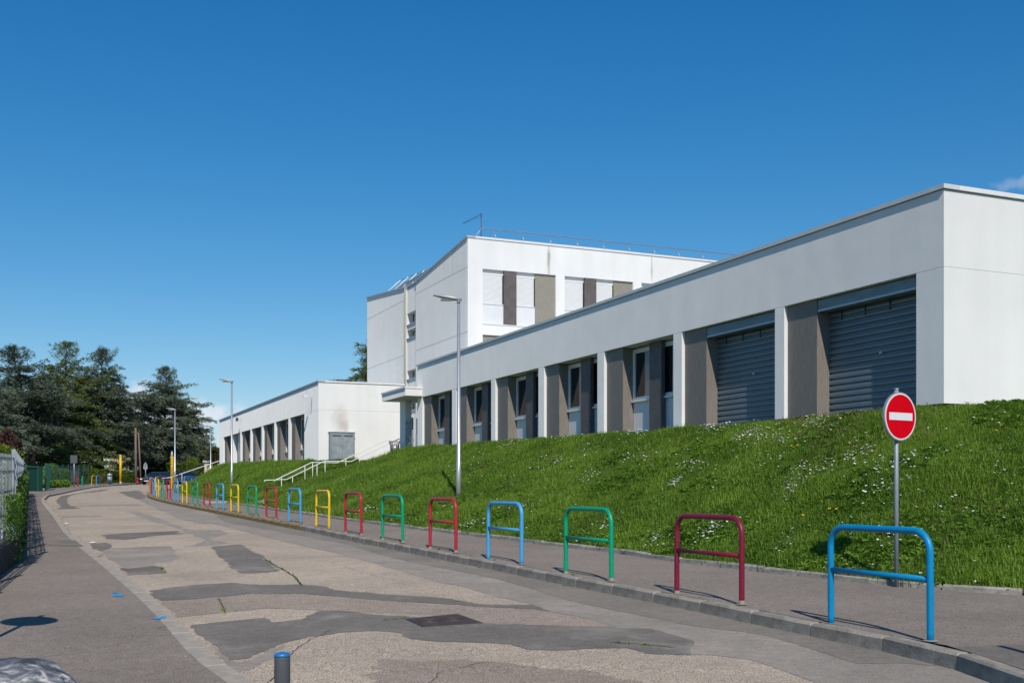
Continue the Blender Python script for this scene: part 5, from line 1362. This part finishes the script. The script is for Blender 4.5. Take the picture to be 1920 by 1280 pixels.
def scatter(name, P, scale, coll, label, seed=0):
    me = bpy.data.meshes.new(name); P = np.asarray(P, np.float32)
    me.vertices.add(len(P)); me.vertices.foreach_set('co', P.ravel())
    a = me.attributes.new('sc', 'FLOAT', 'POINT'); a.data.foreach_set('value', np.asarray(scale, np.float32))
    rng = np.random.default_rng(seed); b = me.attributes.new('rot', 'FLOAT_VECTOR', 'POINT')
    rot = np.zeros((len(P), 3), np.float32); rot[:, 2] = rng.uniform(0, 6.28, len(P)); rot[:, 0] = rng.normal(0, .12, len(P)); b.data.foreach_set('vector', rot.ravel())
    o = link(name, me); tag(o, label, None, None, 'stuff')
    ng = bpy.data.node_groups.new(name+'_nodes', 'GeometryNodeTree')
    ng.interface.new_socket('Geometry', in_out='INPUT', socket_type='NodeSocketGeometry'); ng.interface.new_socket('Geometry', in_out='OUTPUT', socket_type='NodeSocketGeometry')
    N = ng.nodes; gi = N.new('NodeGroupInput'); go = N.new('NodeGroupOutput'); iop = N.new('GeometryNodeInstanceOnPoints'); ci = N.new('GeometryNodeCollectionInfo')
    ci.inputs[0].default_value = coll; ci.inputs['Separate Children'].default_value = True; ci.inputs['Reset Children'].default_value = True
    a1 = N.new('GeometryNodeInputNamedAttribute'); a1.data_type = 'FLOAT'; a1.inputs[0].default_value = 'sc'
    a2 = N.new('GeometryNodeInputNamedAttribute'); a2.data_type = 'FLOAT_VECTOR'; a2.inputs[0].default_value = 'rot'
    iop.inputs['Pick Instance'].default_value = True
    ng.links.new(gi.outputs[0], iop.inputs['Points']); ng.links.new(ci.outputs[0], iop.inputs['Instance'])
    ng.links.new(a1.outputs[0], iop.inputs['Scale']); ng.links.new(a2.outputs[0], iop.inputs['Rotation']); ng.links.new(iop.outputs[0], go.inputs[0])
    md = o.modifiers.new('scatter', 'NODES'); md.node_group = ng
    return o
rng = np.random.default_rng(77)
seglen = np.hypot(np.diff(CX), np.diff(CY))*.5+np.hypot(np.diff(EX), np.diff(EY))*.5
wid = np.hypot(CX-EX, CY-EY)
def bank_points(dens_near, dens_far, keep=None, tmin=.0, tmax=1.04, seed=1):
    r = np.random.default_rng(seed); out = []
    ys = (EY+CY)/2; xs = (EX+CX)/2
    dist = np.hypot(xs, ys)
    den = dens_far + (dens_near-dens_far)*np.clip((45-dist)/28, 0, 1)
    inview = (np.minimum(EX/np.maximum(EY,1), CX/np.maximum(CY,1)) < .62)
    cnt = (den[:-1]*seglen*wid[:-1]*inview[:-1]*(tmax-tmin)).astype(int)
    I = np.repeat(np.arange(NB-1), cnt)+r.uniform(0, 1, cnt.sum()); T = r.uniform(tmin, tmax, len(I))
    X, Y, Z = bank_eval(I, T); Z, m = carve(X, Y, Z)
    ok = m < .6
    # not inside the buildings
    return X[ok], Y[ok], Z[ok], I[ok], T[ok]
def vnoise(X, Y, f, s): return np.array([mnoise.noise(Vector((a*f, b*f, s))) for a, b in zip(X, Y)])
gc = proto_collection('grass_clumps', [blade_clump(s, 16, .13, .045, .008) for s in range(5)]+[blade_clump(s+9, 14, .19, .05, .009) for s in range(2)])
X, Y, Z, I, T = bank_points(520, 200, seed=2)
nz = vnoise(X, Y, .55, 1)+.5*vnoise(X, Y, 2.1, 2)
dist = np.hypot(X, Y); sc = (.72+.75*np.clip(nz+.35, 0, 1))*np.clip(.85+.012*(dist-20), .85, 1.5)*rng.uniform(.75, 1.25, len(X))
sc *= np.where(T > .97, .6, 1)
scatter('grass', np.stack([X, Y, Z], 1), sc, gc, 'dense green grass covering the bank', 3)
wc = proto_collection('weed_clumps', [weed_clump(s, 12, .08) for s in range(5)]+[weed_clump(s+20, 9, .12) for s in range(1)])
X, Y, Z, I, T = bank_points(130, 24, seed=4)
nz = vnoise(X, Y, .8, 5)+.35*vnoise(X, Y, 3, 6); keep = (nz*.8 + (1-T)*.55 + np.clip((22-np.hypot(X, Y))/40, 0, .2)) > .27+rng.uniform(-.25, .35, len(X))
X, Y, Z, T = X[keep], Y[keep], Z[keep], T[keep]
scatter('weeds', np.stack([X, Y, Z+.05], 1), rng.uniform(.6, 1.4, len(X)), wc, 'broad leaved clover and dandelion plants among the bank grass', 5)
# flowers
gi_, gt_ = np.meshgrid(np.arange(0, NB-1, 1.0), np.linspace(.02, 1.0, 60), indexing='ij')
gX, gY, gZ = bank_eval(gi_.ravel(), gt_.ravel()); gU = 960+F*gX/gY; gV = 916-F*gZ/gY
def bank_at(u, v):
    k = np.argmin((gU-u)**2+(gV-v)**2); return gi_.ravel()[k], gt_.ravel()[k]
FP = []; FY = []
def cluster(u, v, du, dv, n, lst, ang=0):
    i0, t0 = bank_at(u, v); x0, y0, _ = bank_eval(np.array([i0]), np.array([t0]))
    Y0 = y0[0]; sx = du/F*Y0
    ii = i0 + rng.normal(0, max(.4, sx/.35*.5), n); tt = t0 + rng.normal(0, .035, n) + (ii-i0)*ang
    tt = np.clip(tt, .03, 1.0); ii = np.clip(ii, 0, NB-1.01); X, Y, Z = bank_eval(ii, tt); lst += list(zip(X, Y, Z))
for (u, v, du, dv, n, a) in [(1340,998,45,5,80,-.02),(1225,1012,25,8,75,0),(1140,990,20,8,50,-.02),(1480,920,28,12,110,-.02),(1500,900,40,14,90,-.015),(1270,915,25,6,60,-.025),(1470,1030,25,5,50,0),(1410,820,60,8,150,0),(1450,835,80,12,170,0),(1330,812,60,7,120,0),
        (1190,812,70,6,130,0),(1060,825,70,6,90,0),(960,835,60,6,70,0),(1540,800,70,8,140,0),(1600,850,50,15,70,0),(1650,920,60,20,60,0),(1560,880,70,25,80,0),(800,905,60,6,90,-.03),(770,915,40,5,60,-.03),(870,880,50,6,40,-.02),(640,905,30,4,40,-.03),(480,945,35,5,120,0),(470,935,25,4,60,0),
        (690,960,40,6,50,0),(880,985,60,6,50,0),(1030,870,60,12,60,0),(1100,900,60,14,70,0),(1000,950,60,12,50,0),(1200,860,80,20,90,0),(1300,880,80,20,80,0),(1420,870,80,20,90,0),(1700,880,80,30,70,0),(1800,860,80,40,60,0),(1880,900,60,30,40,0),(1670,1000,40,20,45,0),(1760,960,80,30,40,0),(950,900,60,12,40,0),(1100,845,60,8,60,0),(560,900,30,4,30,0),(720,895,40,8,30,0)]:
    cluster(u, v, du, dv, int(n*1.0), FP, a)
X, Y, Z, I, T = bank_points(6, 2.0, seed=8); FP += list(zip(X, Y, Z))
for (u, v, du, n) in [(1505,960,16,14),(1560,965,14,8),(1530,975,16,8),(1430,985,10,3),(1880,822,18,5),(1850,830,10,3),(1620,850,12,4),(1500,850,12,4),(690,868,25,26),(660,876,20,14),(715,855,18,16),(740,848,12,10),(640,880,14,8),(1250,790,40,4),(1370,860,10,3),(960,900,40,5)]: cluster(u, v, du, 5, n, FY)
X, Y, Z, I, T = bank_points(.18, .1, seed=9); FY += list(zip(X, Y, Z))
FP = np.array(FP); FY = np.array(FY)
FP[:, 2] += .075+rng.uniform(0, .05, len(FP)); FY[:, 2] += .09+rng.uniform(0, .05, len(FY))
scatter('daisies', FP, rng.uniform(.75, 1.3, len(FP))*np.clip(.9+.008*(np.hypot(FP[:,0],FP[:,1])-20), .9, 1.4), proto_collection('daisy_heads', [flower(s, .020, M['daisy'], 0) for s in range(4)]), 'white daisies scattered in drifts over the bank', 11)
scatter('dandelions', FY, rng.uniform(.8, 1.3, len(FY)), proto_collection('dandelion_heads', [flower(s+7, .023, M['dandelion'], 0) for s in range(3)]), 'yellow dandelion and buttercup heads on the bank', 12)
# tufts creeping over the edging and in the gutters
TP = []
for (line_, zf, n, off, y0, y1) in ((edge, pave_z, 2300, (-.06, .12), 11, 60), (kerbR, pave_z, 420, (.14, .28), 12, 75), (kerbR, road_z, 200, (-.06, .0), 11, 70), (kerbL, left_z, 420, (-.06, .05), 20, 70)):
    Pp = resample(line_, .1)
    for _ in range(n):
        k = rng.integers(1, len(Pp)-1); p = Pp[k]
        if not (y0 < p[1] < y1): continue
        if mnoise.noise(Vector((p[0]*1.1, p[1]*1.1, 7))) < -.02: continue
        tx, ty = Pp[k+1][0]-Pp[k-1][0], Pp[k+1][1]-Pp[k-1][1]; L = math.hypot(tx, ty); w = rng.uniform(*off)
        if line_ is edge: w = -w
        x, y = p[0]+ty/L*w, p[1]-tx/L*w; TP.append((x, y, zf(y)+(.06 if line_ is edge else 0)))
for pl in ([(1137,1048),(1160,1068),(1185,1083),(1200,1094)], ):
    pass
for (a, b) in (((497,1048),(520,1062)), ((520,1062),(552,1080)), ((552,1080),(566,1098)), ((1140,1204),(1265,1214)), ((715,1163),(760,1158)), ((412,1122),(420,1148)), ((300,1062),(308,1074))):
    for _ in range(12):
        t = rng.uniform(); u = a[0]+(b[0]-a[0])*t+rng.normal(0, 1.0); v = a[1]+(b[1]-a[1])*t; x, y = gp(u, v); TP.append((x, y, road_z(y)))
TP = np.array(TP)
M['straw'] = leaf_mat('dry_grass_blade', (.16, .13, .05), (.34, .29, .13), .3, .8)
sm_ = [blade_clump(s+80, 12, .12, .05, .008) for s in range(3)]
for me_ in sm_: me_.materials.clear(); me_.materials.append(M['straw'])
X, Y, Z, I, T = bank_points(48, 14, seed=21)
k_ = vnoise(X, Y, .5, 31)+.4*vnoise(X, Y, 2.5, 32) > .16
scatter('dry_grass', np.stack([X[k_], Y[k_], Z[k_]+.02], 1), rng.uniform(.6, 1.2, int(k_.sum())), proto_collection('dry_clumps', sm_), 'dry straw coloured blades among the bank grass', 22)
tc_ = proto_collection('tuft_clumps', [weed_clump(s+50, 8, .05) for s in range(3)]+[blade_clump(s+50, 8, .05, .02, .006) for s in range(2)])
scatter('gutter_weeds', TP, rng.uniform(.3, 1.0, len(TP)), tc_, 'small weeds and moss in the kerb joints and road cracks', 14)
# weeds behind fence foot and verge at left far
